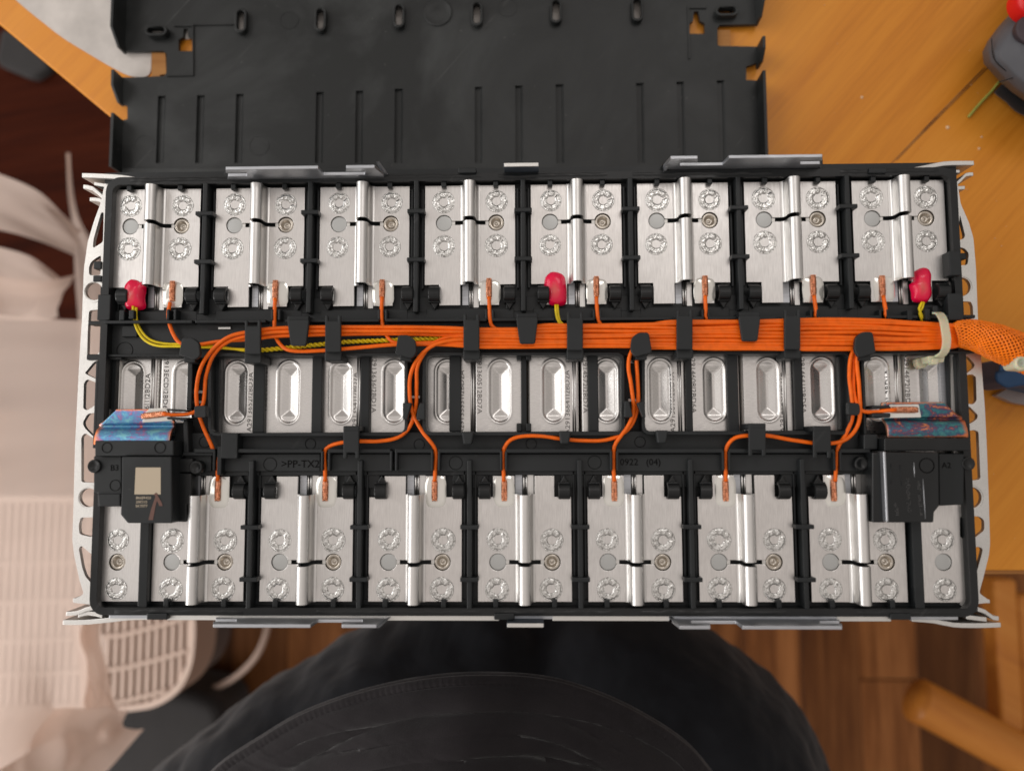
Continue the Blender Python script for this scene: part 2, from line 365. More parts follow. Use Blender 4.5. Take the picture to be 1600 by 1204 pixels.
# scratches on the table top: two dark scored lines
sc_ = thing('scratch', 'pair of long dark scored lines across the bare table top', 'scratch')
for a, b_, w_ in (((1392,256),(1538,106),.5), ((1401,250),(1545,104),.35)):
    p = Vector(W3(*a,.12)); q = Vector(W3(*b_,.12)); MB().tube([p, p.lerp(q,.35)+Vector((.4,.5,0)), p.lerp(q,.7)-Vector((.3,.2,0)), q], [.25, w_, w_, .3], 6).build('scored_line', M['table_edge'], sc_)
cr = MB()
for _ in range(34):
    px, py = rnd.uniform(1220,1590), rnd.uniform(5,880)
    x, y = W(px,py,.3); s_ = rnd.uniform(.2,.75); a = rnd.uniform(0,3.14)
    cr.tube([(x,y,.25),(x+s_*math.cos(a),y+s_*math.sin(a),.3)], [s_*.5, s_*.3], 5)
for px, py, s_ in ((1347,152,1.0),(1481,199,1.3),(1534,214,.7),(1530,232,.9)):
    x, y = W(px,py,.3); cr.lathe(x, y, [(s_,0),(s_*.9,.4),(s_*.3,.6)], 10)
tag(cr.build('crumbs', M['crumb'], kind='stuff'), 'pale crumbs and shavings scattered on the table top', 'crumbs')
# white paper on the table, under the lid
pp = roundpoly(WP([(-60,-75),(40,14),(98,60),(173,105),(205,121),(236,121),(238,62),(1022,58),(1040,-60)], .5), 8, 4)
tag(MB().prism(pp, .3, .9).build('paper_sheet', M['paper']), 'off-white sheet lying on the table under the black lid', 'sheet')
tag(MB().pprism([(237,70),(258,72),(260,116),(250,117),(249,121),(237,121)], .3, 3).build('wood_offcut', M['table_edge']), 'small orange wooden strip under the left notch of the lid', 'offcut')
tag(MB().pprism([(1121,47),(1141,47),(1141,91),(1134,91),(1134,93),(1122,92)], .3, 3).build('wood_offcut', M['table_edge']), 'small orange wooden strip under the right notch of the lid', 'offcut')

# ================================================================== LID (upturned black cover lying on the table)
lid = thing('cover_lid', 'upturned black plastic module lid with ribs and oblong slots lying on the table', 'lid')
LZ = 5.
outer = [(196,-160),(196,80),(236,80),(254,80),(260,84),(260,114),(256,119),(208,121),(192,121),(192,163),(199,165),(199,186),(191,188),(190,272),(1187,268),(1184,126),(1166,125),(1166,104),(1184,98),(1182,73),(1124,72),(1121,70),(1121,44),(1125,39),(1185,38),(1178,-160)]
outer = [(x, y) for x, y in outer]
bot = [(600,262),(640,264),(738,263),(738,259),(772,260),(795,259),(857,264),(1034,262)]
def stadium_px(cx, cy, w_, h_, z, n=6):
    x, y = W(cx, cy, z); s_ = (CAM_POS[2]-z)/1150*1.003; a, b = w_*s_/2, h_*s_/2
    if b > a: return [(x+px_, y+py_) for px_, py_ in [(a*math.cos(t), (b-a)+a*math.sin(t)) for t in [math.pi*i/n for i in range(n+1)]]+[(-a*math.cos(t), -(b-a)-a*math.sin(t)) for t in [math.pi*i/n for i in range(n+1)]]]
    return [(x+px_, y+py_) for px_, py_ in [((a-b)+b*math.sin(t), -b*math.cos(t)) for t in [math.pi*i/n for i in range(n+1)]]+[(-(a-b)-b*math.sin(t), b*math.cos(t)) for t in [math.pi*i/n for i in range(n+1)]]]
vslots = [(375.5,33),(500,31),(623,25),(745,22),(869,18),(996,15)]
hslots = [(243,48),(1136,17)]
Tholes = [[(287,45),(293,45),(294,58),(301,62),(301,80),(279,80),(279,62),(286,58)], [(1084,18),(1091,18),(1094,33),(1101,37),(1101,53),(1077,53),(1077,37),(1083,33)]]
holes = [stadium_px(x, y, 11, 33, LZ) for x, y in vslots]+[stadium_px(x, y, 26, 8, LZ) for x, y in hslots]+[WP(h, LZ) for h in Tholes]
grooves = []
for px0, px1, yt in ((247,259,150),(308,320,149),(369,381,147),(494,506,144),(556,568,142),(617,630,139),(742,754,136),(805,817,134),(868,881,132),(994,1006,130),(1057,1069,128),(1120,1132,126)):
    gx0, gy1 = W(px0, yt, LZ); gx1 = W(px1, yt, LZ)[0]; gy0 = W(px0, 255, LZ)[1]; grooves.append([(gx0,gy0),(gx1,gy0),(gx1,gy1),(gx0,gy1)])
    prof = [(gx0-.5,LZ-2.9),(gx0-.5,LZ-2.0),(gx0+.9,LZ-2.0),(gx1-1.6,LZ-1.9),(gx1-.3,LZ-.5),(gx1+.5,LZ-.5-.8),(gx1+.5,LZ-2.9)]
    MB().prism([(gx0-.4,LZ-2.55),(gx0-.4,LZ-2.0),(gx0+1.2,LZ-1.95),(gx1-1.5,LZ-1.75),(gx1-.01,LZ-.15),(gx1-.01,LZ-2.55)], gy0+.02, gy1-.02, axis='y').build('stiffening_groove', M['lid'], lid)
MB().prism(WP(outer, LZ), LZ-2.6, LZ, holes+grooves).build('lid_panel', M['lid'], lid, .4)
for x, y in vslots: MB().prism(stadium_px(x, y-2, 19, 43, LZ+4), LZ, LZ+4, [stadium_px(x, y-2, 12, 34, LZ+4)]).build('slot_collar', M['lid'], lid, .5)
for x, y in hslots: MB().prism(stadium_px(x, y-1, 38, 18, LZ+5), LZ, LZ+5, [stadium_px(x, y-1, 29, 10, LZ+5)]).build('slot_collar', M['lid'], lid, .5)
# turned-up side walls with chamfered ends
def wallpoly(px, py0, py1, side, zt=20, chamf0=0, chamf1=0):
    xb = W(px, (py0+py1)/2, LZ)[0]; ya = W(px, py0, LZ)[1]; yb = W(px, py1, LZ)[1]
    prof = [(ya, LZ-2.6), (ya, zt-chamf0), (ya-chamf0, zt), (yb+chamf1, zt), (yb, zt-chamf1), (yb, LZ-2.6)]
    t = 1.8*side
    b = MB(); b.prism([(y, z) for y, z in prof], xb, xb+t, axis='x'); 
    b.build('side_wall', M['lid'], lid, .3)
wallpoly(200, -160, 82, -1, 20, chamf1=9); wallpoly(192, 122, 164, -1, 16, chamf1=8); wallpoly(191, 188, 270, -1, 16)
wallpoly(1178, -160, 37, 1, 19, chamf1=7); wallpoly(1182, 74, 106, 1, 18, chamf1=6); wallpoly(1184, 126, 268, 1, 18)
MB().pprism([(190,262),(600,262),(600,266),(738,266),(738,262),(1185,262),(1185,270),(190,273)], LZ, LZ+2).build('front_lip', M['lid'], lid, .4)
MB().lathe(*W(684,20,LZ), [(9.2,LZ),(9.2,LZ+.8),(8.6,LZ+1.0),(8.0,LZ+.5),(3,LZ+.9),(0.1,LZ+1.3)], 40).build('gate_dome', M['lid'], lid)
MB().lathe(*W(1148,0,LZ), [(9,LZ),(9,LZ+.3)], 8).build('gate_mark', M['lid'], lid) if 0 else None
for px, py, r_ in ((226,226,6.4),(405,228,6.4),(793,12,6.2),(452,32,6)):
    MB().prism(circ(*W(px,py,LZ), r_, 40), LZ, LZ+.18, [circ(*W(px,py,LZ), r_-.35, 40)]).build('ejector_mark', M['lid'], lid)
for pts in ([(271,37),(302,37),(302,41),(271,41)], [(1074,9),(1104,9),(1104,13),(1074,13)], [(300,40),(302,40),(302,116),(300,116)], [(260,117),(302,116),(302,118),(260,119)], [(1074,12),(1077,12),(1079,92),(1076,92)], [(302,38),(365,37),(365,38.5),(302,39.5)]):
    MB().pprism(pts, LZ, LZ+1.0).build('moulded_ridge', M['lid'], lid, .2)

# ================================================================== BATTERY MODULE
mod = thing('battery_module', 'opened rectangular battery module with sixteen welded aluminium busbars in a black plastic frame', 'battery')
P0, PITCH = -191.33, 51.03
ZP = 113.0                                 # top face of the busbar plates
YT, YBT = 80.17, -80.53                    # rows of terminal holes
X2B = -165.76
def yy(py, z, px=820): return W(px, py, z)[1]
def xx(px, z, py): return W(px, py, z)[0]

# cells: cans with an embossed vent
cm = MB(); nx, ny = 52, 90; CW, CL = 24.7, 43
rows = []
for j in range(ny+1):
    y = -CL/2+CL*j/ny; row = []
    for i in range(nx+1):
        x = -CW/2+CW*i/nx
        def sd(hx, L): return hx-math.hypot(x, max(abs(y)-L, 0))
        t = sd(5.45, 9.7); z = 0.
        z += .35*math.exp(-(t/.45)**2)                      # raised lip
        if t > 0: z -= .7*min(1, t/1.2)
        m_ = min(4.0-abs(x), (11.9-abs(y))*1.05)
        if m_ > 0: z -= min(m_, 3.7)*.44
        e = min(CW/2-abs(x), 99)
        if e < 1.2: z -= (1.2-e)**2*.55
        if i in (0, nx) or j in (0, ny): z = -3.6
        row.append((x, y, z))
    rows.append(row)
cm.grid(rows); capm = cm.mesh('vent_cap'); capm.materials.append(M['cell'])
bodym = MB().box(-CW/2, -92, -104, CW/2, 92, -3.2).mesh('cell'); bodym.materials.append(M['cell'])
ZC = 107.0; cell_x0 = xx(207, ZC, 610); cpitch = (xx(1455, ZC, 610)-cell_x0)/15; yc = yy(611, ZC)
codes = [(230,'A29136I1I2BD2A',90,0), (259,'A2913ECDI2BD6A',-90,1), (391,'A2913652I2BD3A',90,2), (414,'A2913602I2BD5A',-90,3), (555,'A2913541I2BD7A',90,5), (584,'A2913636I2BD1A',-90,6), (722,'A29135331I2BD2A',90,7), (749,'A291360512BD7A',-90,8), (887,'A29136641I2BD2A',90,9), (914,'A2914572I2BD7A',-90,10), (1051,'A2913616I2BD1A',90,11), (1083,'A2914608I2BD6A',-90,12), (1222,'A2914645I2BD2A',90,13), (1254,'A2914641I2BD5A',-90,14), (1388,'A29146991 2BD1A',90,15), (1417,'A2914672I2BD5A',-90,15)]
cells = []
for i in range(16):
    x = cell_x0+cpitch*i; px = 207+83.2*i
    o = ob('cell', bodym, None, mod, .8, loc=(x, yc, ZC)); cells.append(o)
    c = ob('vent_cap', capm, None, o)
for k, (px, s_, rot, ci) in enumerate(codes):
    x, y = W(px, 628 if rot == 90 else 598, ZC)
    ci = min(15, max(0, round((x-cell_x0)/cpitch)))
    t = text('printed_code', s_, 3.9, M['code'], cells[ci], (x-(cell_x0+cpitch*ci), y-yc, .12), rot, .03)
    t.scale = (1, .82, 1)
# shiny seam strips between some cells
for px in (237,560,738,897,1062,1226,1402):
    o = MB(); x = xx(px, ZC+.6, 611); o.tube([(x-.5,yc+21,ZC+.1),(x-.5,yc-21,ZC+.1)], .45, 8).tube([(x+.6,yc+21,ZC+.1),(x+.6,yc-21,ZC+.1)], .45, 8)
    o.build('cell_seam', M['arch'], mod)
for px0, px1, m_ in ((172,186,'cast'),(1470,1487,'steel')):
    MB().pbox(px0, 556, px1, 690, 100, ZC+1).build('spacer_strip', M[m_], mod, .3)

# frame slabs
ZS = 110.5
MB().pbox(160, 262, 1500, 500, ZC+.5, ZS-.6).build('upper_row_floor', M['plastic'], mod)
MB().pbox(150, 735, 1520, 955, ZC+.5, ZS-.6).build('lower_row_floor', M['plastic'], mod)
# long cable channel between the rows
ch = MB()
ch.pbox(163, 486, 1505, 556, ZC+1.2, 112)
ch.build('cable_channel', M['plastic2'], mod, .3)
lt = MB().pbox(288, 674, 1362, 716, ZC+1.2, 111.5)
lt.build('lower_channel', M['plastic2'], mod, .3)
# crossing bars between cell windows, rounded windows
def pb(name, a, b, c, d, z0, z1, m='plastic', bev=.4, par=None, label=None):
    return MB().pbox(a, b, c, d, z0, z1).build(name, M[m], par or mod, bev, label=label)
pb('cell_strap', 395, 556, 413, 676, ZC, 109.5); pb('cell_strap', 487, 556, 503, 676, ZC, 110.5, 'plastic2'); pb('cell_strap', 563, 556, 577, 676, ZC, 109.5)
pb('cell_strap', 702, 554, 720, 674, ZC, 110.5, 'plastic2'); pb('cell_strap', 814, 556, 823, 676, ZC, 109.5); pb('cell_strap', 919, 554, 935, 674, ZC, 110.5, 'plastic2')
pb('cell_strap', 1072, 554, 1082, 674, ZC, 109.5); pb('cell_strap', 1137, 552, 1154, 674, ZC, 110.5, 'plastic2'); pb('cell_strap', 1242, 552, 1255, 672, ZC, 110)
for px, a, b in ((811,556,560),(826,556,560),(811,663,672),(826,663,672)): pb('strap_clip', px-4, a-2, px+4, b+2, ZC, 113)
# cell windows
def window(px0, px1, py0, py1, rpx, w_=7):
    z = 116; o = roundpoly(WP([(px0,py0),(px1,py0),(px1,py1),(px0,py1)], z), rpx*.3); i = roundpoly(WP([(px0+w_,py0+w_),(px1-w_,py0+w_),(px1-w_,py1-w_),(px0+w_,py1-w_)], z), (rpx-3)*.3)
    MB().prism(o, ZC+.3, z, [i]).build('window_frame', M['plastic'], mod, .35)
window(325, 637, 551, 681, 14, 5); window(660, 976, 550, 680, 14, 5); window(1003, 1332, 548, 679, 14, 5)
pb('window_post', 292, 563, 300, 640, ZC, 115); pb('window_post', 1348, 552, 1353, 690, ZC, 116)
pb('window_wall', 327, 556, 343, 676, ZC, 111); pb('window_wall', 1312, 556, 1326, 672, ZC, 111)
pb('channel_wall', 168, 553, 290, 557, ZC, 115); pb('channel_wall', 1355, 548, 1522, 552, ZC, 117)
pb('gap_shade', 300, 560, 326, 690, 100, ZC+.6, 'dark', 0); pb('gap_shade', 637, 556, 661, 690, 100, ZC+.6, 'dark', 0); pb('gap_shade', 976, 556, 1004, 690, 100, ZC+.6, 'dark', 0); pb('gap_shade', 1330, 552, 1352, 700, 100, ZC+.6, 'dark', 0)  # near-black boxes painted in place of shade in the gaps between windows
# long walls of the cable channels
def lwall(px0, py0, px1, py1, th, z0, z1, name='channel_wall', m='plastic'):
    a = W(px0, py0, z1); b_ = W(px1, py1, z1)
    MB().prism([a, b_, (b_[0], b_[1]-th), (a[0], a[1]-th)], z0, z1).build(name, M[m], mod, .3)
for a, b in ((162,300),(305,415),(446,592),(602,760),(769,866),(876,928),(937,1098),(1107,1268),(1277,1375),(1386,1434),(1446,1524)):
    lwall(a, 500.5-(a-160)*.0065, b, 500.5-(b-160)*.0065, 1.5, 110, 117.5)
for a, b in ((303,336),(344,503),(513,610),(617,676),(685,783),(791,955),(964,1130),(1139,1304),(1313,1360)):
    lwall(a, 701, b, 701, 1.8, 110, 117.5)
for a, b in ((290,330),(345,500),(513,612),(620,675),(685,782),(790,955),(964,1130),(1139,1300),(1313,1362)):
    b_ = MB(); b_.pbox(a, 709, b, 736, ZC+1, 114); b_.build('tray_panel', M['plastic2'], mod, .3)
pb('tray_post', 339, 697, 346, 742, 110, 118); 
for px in (334,344,503,514,611,619,675,686,783,791,955,965,1130,1140,1304,1314): pb('wire_gate', px-2, 704, px+2, 735, 110, 117.6)
for px in (262,273,425,436,592,603,760,770,928,938,1098,1108,1268,1278,1376,1387): pb('wire_gate', px-2, 483, px+2, 500, 110, 117)
# lower shelf under upper busbars
for i in range(8):
    xc = P0+PITCH*i+12.6
    MB().box(xc-21, yy(500,113), ZC, xc+21, yy(481,113), 112.2).build('terminal_shelf', M['plastic2'], mod, .3)
for i in range(7):
    xc = X2B+PITCH*i+12.6
    MB().box(xc-25.6, yy(742,113.5), ZC, xc+25.6, yy(733,113.5), 112.6).build('terminal_shelf', M['plastic2'], mod, .3)
# moulded lettering and marks
text('moulded_text', '>PP-TX20<', 4.9, M['relief'], mod, (*W(478,725,114.1), 114.05), 0, .12)
text('moulded_text', '0922', 4.3, M['relief'], mod, (*W(983,722,114.1), 114.05), 0, .12); text('moulded_text', '(04)', 4.3, M['relief'], mod, (*W(1021,722,114.1), 114.05), 0, .12)
def ring(px, py, r_, z, th=.25, par=None):
    MB().prism(circ(*W(px,py,z), r_, 36), z-.1, z+.1, [circ(*W(px,py,z), r_-th, 36)]).build('ejector_mark', M['relief'], par or mod)
for px, py, r_, z in ((422,725,3.2,114.05),(712,723,3.2,114.05),(929,722,3.2,114.05),(655,694,2.6,111.6),(830,693,2.6,111.6),(1000,690,2.6,111.6),(485,693,2.6,111.6),(195,547,4,112.05),(320,690,2.8,111.6),(592,526,3.3,112.05)): ring(px, py, r_, z)

# outer rim
ZR = 116.6
ro = [W(163,272,ZR), W(1497,262,ZR), W(1528,962,ZR), W(142,961,ZR)]
x0, x1 = -211.0*0+(W(163,272,ZR)[0]+W(142,961,ZR)[0])/2, (W(1497,262,ZR)[0]+W(1528,962,ZR)[0])/2
yT, yB = yy(269,ZR), yy(962,ZR)
MB().prism(rrect(x0,yB,x1,yT,7,6), 96, ZR, [rrect(x0+3.4,yB+3.6,x1-3.4,yT-3.8,3.6,6)]).build('outer_rim', M['gloss_plastic'], mod, .6, 3)
MB().prism(rrect(x0+2.4,yB+3.2,x1-2.4,yT-3.4,5,6), ZC, 110.8, [rrect(x0+5.2,yB+6.0,x1-5.2,yT-6.6,3,6)]).build('rim_ledge', M['plastic'], mod, .4)
# worn melted seam along the long edges of the rim
for ys, side in ((yT-1.6, 1), (yB+1.6, -1)):
    for a, b in ((-190,-130),(-96,-20),(-12,40),(52,118),(150,196)):
        n = int((b-a)/1.6); rows = []
        for k in range(5):
            rows.append([(a+(b-a)*i/n, ys+(k-2)*.55+.35*noise.noise((i*.3,k,ys)), ZR+.02+(.35 if 0<k<4 else -.2)*(1 if 0<i<n else 0)*(.6+noise.noise((i*.55,k*1.1,ys*3)))) for i in range(n+1)])
        MB().grid(rows).build('melted_seam', M['gloss_plastic'], mod)
# divider ribs with cross bars
def divider(xc, y0, y1, bars, w_=2.3):
    MB().box(xc-w_/2, y0, ZC+1, xc+w_/2, y1, 117).build('divider_rib', M['plastic2'], mod, .5)
    for yb in bars:
        MB().box(xc-4.2, yb-1.0, 112.5, xc+4.2, yb+1.0, 117.7).build('cross_bar', M['plastic'], mod, .35)
    for s_ in (-1, 1):
        MB().box(xc+s_*2.6-.5, y0+12, ZC+1, xc+s_*2.6+.5, y1-3, 112.6).build('side_fin', M['plastic'], mod, .2)
for i in range(7):
    divider(P0+PITCH*i+12.58+PITCH/2, yy(486,117), yT-3.2, (yy(328,117), yy(404,117)))
for i in range(6):
    divider(X2B+PITCH*i+12.58+PITCH/2, yB+3.2, yy(718,117), (yy(823,117), yy(905,117)))
for xc in (X2B-10.2-1.6, X2B+6*PITCH+12.58+PITCH/2): MB().box(xc-2.2, yB+3, ZC+1, xc+2.2, yy(790,116), 116).build('divider_rib', M['plastic'], mod, .4)

# ---- busbars
PW = 21.15; BX = 4.7                       # half width of a plate, half width of the bent middle
def arch_mesh(y0, y1):
    prof = [(-BX-.02,0),(-3.9,.15),(-3.35,.7),(-3.0,1.8),(-2.95,4.9)]+[(-2.95*math.cos(R(a)), 4.9+2.95*math.sin(R(a))) for a in (18,36,54,72,90,108,126,144,162)]+[(2.95,4.9),(3.0,1.8),(3.35,.7),(3.9,.15),(BX+.02,0)]
    t = .9
    pts = [Vector((a, b)) for a, b in prof]; inner = []
    for i, p in enumerate(pts):
        d = (pts[min(i+1,len(pts)-1)]-pts[max(i-1,0)]).normalized(); inner.append(p+Vector((d.y,-d.x))*t)
    vs = []; fs = []; k = len(pts); b = MB()
    for y in (y0, y1):
        vs += [(p.x,y,p.y) for p in pts]+[(p.x,y,p.y) for p in inner]
    n = 2*k
    for i in range(k-1):
        fs += [(i, i+1, n+i+1, n+i), (k+i+1, k+i, n+k+i, n+k+i+1)]
    b.add(vs, fs, True)
    b.add(vs, [(i, k+i, k+i+1, i+1) for i in range(k-1)]+[(n+i+1, n+k+i+1, n+k+i, n+i) for i in range(k-1)])
    b.add(vs, [(0,n,n+k,k),(k-1,2*k-1,n+2*k-1,n+k-1)])
    return b
RB, RS, SL = 3.95, 3.95, .95               # blank radius, screw hole radius, slit half width
def arcpts(cx, cy, r_, a0, a1, n=18): return circ(cx, cy, r_, n, a0, a1)
def make_busbar_meshes(sgn):
    # sgn=+1: tabs point to -y (upper row); -1: tabs point to +y (lower row). local origin = (mid of plate, hole row, ZP)
    if sgn > 0: yo, ys, yt, ya = 98.62-YT, yy(444,ZP)-YT, yy(476,ZP)-YT, yy(441,ZP+4)-YT
    else: yo, ys, yt, ya = -98.62-YBT, yy(776,ZP)-YBT, yy(743,ZP)-YBT, yy(773,ZP+6)-YBT
    cb, cs = -12.58, 12.58; aa = math.degrees(math.asin(SL/RB))
    PL, PR = 21.9, 21.7
    L = [(-PL,yo),(-BX,yo)]
    # left flat, keyhole open to the right
    arcL = arcpts(cb, 0, RB, 360-aa, aa, 22)       # runs the long way round (clockwise)
    R1 = [(-BX, SL)]+arcL[::-1]+[(-BX, -SL)]
    if sgn > 0: left = L+R1+[(-BX,yt),(-14.8,yt),(-14.8,ys),(-PL,ys)]
    else: left = L+[(-BX,-SL)]+arcL+[(-BX,SL),(-BX,yt),(-14.8,yt),(-14.8,ys),(-PL,ys)]
    arcR = arcpts(cs, 0, RS, 180+aa, 540-aa, 22)   # ccw from lower lip to upper lip
    up = [(BX, SL)]+arcR[::-1]+[(BX,-SL)]
    if sgn > 0: right = [(PR,yo),(BX,yo)]+up+[(BX,yt),(13.9,yt),(13.9,ys),(PR,ys)]
    else: right = [(PR,yo),(BX,yo)]+up[::-1]+[(BX,yt),(13.9,yt),(13.9,ys),(PR,ys)]
    b = MB(); b.prism(left, -1.1, 0); b.prism(right, -1.1, 0); plate = b.mesh('busbar'); plate.materials.append(M['alu'])
    a = arch_mesh(min(yo, SL+.1), max(yo, SL+.1)) if sgn > 0 else arch_mesh(yo, -SL)
    h1 = a.mesh('expansion_loop')
    a = arch_mesh(ya, -SL) if sgn > 0 else arch_mesh(SL, ya)
    h2 = a.mesh('expansion_loop')
    for h in (h1, h2): h.materials.append(M['arch'])
    return plate, h1, h2, (yo, ys, yt, ya)
BU = {1: make_busbar_meshes(1), -1: make_busbar_meshes(-1)}
# weld ring variants
WELD = []
for s_ in range(6):
    rr = random.Random(s_); ph = rr.uniform(0, 9)
    prof = [(5.25,-.05),(5.2,.12),(4.95,.22),(4.8,.05),(4.5,.28),(4.1,.40),(3.7,.42),(3.3,.36),(2.9,.42),(2.5,.34),(2.2,.18),(1.95,.0),(1.8,-.25),(.9,-.3)]
    def f(q, j, s=s_, ph=ph):
        k = 0 if j in (0, 12, 13) else 1
        cx_, cy_ = 2.3*math.cos(q), 2.3*math.sin(q)
        dz = k*(.20*noise.noise((cx_*1.7, cy_*1.7, s*7+j*.55))+.14*noise.noise((cx_*4, cy_*4, s*3+j*1.3)))
        d = (q-ph*0-.75+.25*math.sin(ph)) % (2*math.pi); d = min(d, 2*math.pi-d)
        if 3 < j < 12: dz -= .45*math.exp(-(d/.22)**2)
        return (k*.12*noise.noise((cx_*1.3, cy_*1.3, s*5+9)), dz)
    me = MB().lathe(0, 0, prof, 56, True, f).mesh('weld_ring'); me.materials.append(M['weld']); WELD.append(me)
screw_b = MB().lathe(0, 0, [(3.75,-1.6),(3.75,-.9),(3.55,-.55),(3.1,-.45),(2.5,-.5),(2.3,-.75),(1.75,-2.1),(.9,-2.6),(.6,-2.1),(.1,-2.0)], 28)
SCREW = screw_b.mesh('bolt'); SCREW.materials.append(M['screw'])
BLANK = MB().lathe(0, 0, [(3.9,-1.8),(3.85,-.85),(3.7,-.6),(3.3,-.55),(.1,-.5)], 32).mesh('terminal_disc'); BLANK.materials.append(M['blank'])
TABM = MB().box(-.75,-.9,-1.05,.75,.9,-.75).mesh('slot_tongue'); TABM.materials.append(M['cast'])
def lacq_mesh(ws, hs, seed):
    n, k = 26, 7; rows = []
    for j in range(k+1):
        t = j/k; row = []
        for i in range(n):
            q = 2*math.pi*i/n; c, s = math.cos(q), math.sin(q); e = .55
            rx = math.copysign(abs(c)**e, c)*ws; ry = math.copysign(abs(s)**e, s)*hs
            wob = 1+.06*noise.noise((c*1.2, s*1.2, seed*4.1)); z = .12+.75*(math.cos(t*math.pi/2)**.6)*(.8+.25*noise.noise((c*t*2, s*t*2, seed)))
            if j == k: z = -.05
            row.append((rx*t*wob, ry*t*wob, z))
        rows.append(row)
    return MB().grid(rows, closed=True)
def splice(parent, p, ang, L=9.5, r_=.42, w_=1.1, z=.9, name='copper_splice'):
    """flattened braided conductor end at p (mm), pointing along ang"""
    b = MB(); n = 28
    for k in range(5):
        pts = []
        for i in range(n+1):
            t = i/n; ph = t*math.pi*5+k*2*math.pi/5
            tap = 1 if .12 < t < .9 else .85
            pts.append((w_*tap*math.sin(ph), (t-.5)*L, z*.5+.42*math.cos(ph)))
        b.tube(pts, r_, 5)
    for t in (-.5, .44): b.box(-w_*1.05, t*L, 0, w_*1.05, t*L+.9, z)
    o = b.build(name, M['copper'], parent, loc=p); o.rotation_euler = (0, 0, R(ang)); return o
bars = []
def busbar(xc, row, idx):
    yrow = YT if row > 0 else YBT; plate, h1, h2, (yo, ys, yt, ya) = BU[row]
    o = ob('busbar', plate, None, mod, .18, 2, loc=(xc, yrow, ZP)); bars.append(o)
    ob('expansion_loop', h1, None, o); ob('expansion_loop', h2, None, o)
    wy = (10.2, -11.2) if row > 0 else (10.2, -12.3)
    for sx in (-12.58, 12.58):
        for y in wy:
            wl = ob('weld_ring', WELD[rnd.randrange(6)], None, o, loc=(sx+rnd.uniform(-.35,.35)+(-.3 if y < 0 else .1), y+rnd.uniform(-.25,.25), 0)); wl.rotation_euler = (0,0,rnd.uniform(-.5,.5)); s_ = rnd.uniform(1.0,1.1); wl.scale = (s_, s_, 1)
    ob('terminal_disc', BLANK, None, o, loc=(-12.58,0,0)); bo = ob('bolt', SCREW, None, o, loc=(12.58,0,0)); bo.rotation_euler = (0,0,rnd.uniform(0,6))
    for sx in (-8.1, 8.1): ob('slot_tongue', TABM, None, o, loc=(sx,0,0))
    return o, (yo, ys, yt, ya)
lac_side = {}
TOPX = [P0+12.58+PITCH*i for i in range(8)]; BOTX = [X2B+12.58+PITCH*i for i in range(7)]
tapT = [269,431,598,764,932,1102,1272,1380]; tapB = [340,508,679,788,959,1134,1303]
for i, xc in enumerate(TOPX):
    o, (yo, ys, yt, ya) = busbar(xc, 1, i)
    lx = xx(tapT[i], ZP, 455)-xc; wv = 5.2
    lacq_mesh(wv, 6.2, i).build('lacquer_patch', M['lacquer'], o, loc=(min(lx+(.8 if lx>0 else -.3), 9.3) if lx>0 else lx+.4, (ys+yt)/2+1.2, 0))
    # vertical strips under the loop end
    MB().box(-3.9,yt+.5,-3.4,-1.0,ya+1,-2.6).build('coated_strip', M['steel'], o); MB().box(1.2,yt-.6,-3.4,3.9,ya+1,-2.8).tube([(1.0,yt-.6,-2.6),(1.0,ya+1,-2.6)],.5,8).tube([(-.2,yt-.6,-2.6),(-.2,ya+1,-2.6)],.5,8).build('seam_strip', M['arch'], o)
    for sx in (-1, 1):
        MB().box(sx*12.5-1.2, yo-1.6, .1, sx*12.5+1.2, yo+2.6, 2.6).build('retaining_tab', M['plastic'], o, .4)
for i, xc in enumerate(BOTX):
    o, (yo, ys, yt, ya) = busbar(xc, -1, i)
    lx = xx(tapB[i], ZP, 765)-xc
    lacq_mesh(5.0, 7.4, i+20).build('lacquer_patch', M['lacquer'], o, loc=(max(-9.6,min(lx+(.6 if lx>0 else -.2), 9.4)), (ys+yt)/2-2.4, 0))
    MB().box(-4.4,ya-1,-3.4,-1.2,yt+2.4,-2.6).build('coated_strip', M['steel'], o); MB().box(1.2,ya-1,-3.4,4.2,yt+2.4,-2.8).tube([(.9,ya-1,-2.6),(.9,yt+2.4,-2.6)],.5,8).tube([(-.4,ya-1,-2.6),(-.4,yt+2.4,-2.6)],.5,8).build('seam_strip', M['arch'], o)
    for sx in (-1, 1):
        MB().box(sx*13.5-1.2, yo-2.4, .1, sx*13.5+1.2, yo+1.6, 2.6).build('retaining_tab', M['plastic'], o, .4)
# end plates of the row: single terminals
def single(px0, px1, pyt, disc):
    xa, xb = xx(px0, ZP, 935), xx(px1, ZP, 935); ya, yb = yy(pyt, ZP), -98.62
    xc = xx(187 if disc == 'bolt' else 1473, ZP, 877) if 0 else (X2B-PITCH+25.16 if disc == 'bolt' else X2B+7*PITCH)
    pl = roundpoly([(xa,ya),(xb,ya),(xb,yb),(xa,yb)], 1.0)
    o = MB().prism([(p[0]-xc, p[1]-YBT) for p in pl], -1.1, 0, [circ(0,0,3.95,24)]).build('terminal_plate', M['alu'], mod, .18, loc=(xc, YBT, ZP))
    for y in (10.2, -12.3):
        wl = ob('weld_ring', WELD[rnd.randrange(6)], None, o, loc=(0,y,0))
    ob('bolt' if disc == 'bolt' else 'terminal_disc', SCREW if disc == 'bolt' else BLANK, None, o)
single(154, 220, 788, 'bolt'); single(1437, 1505, 788, 'disc')

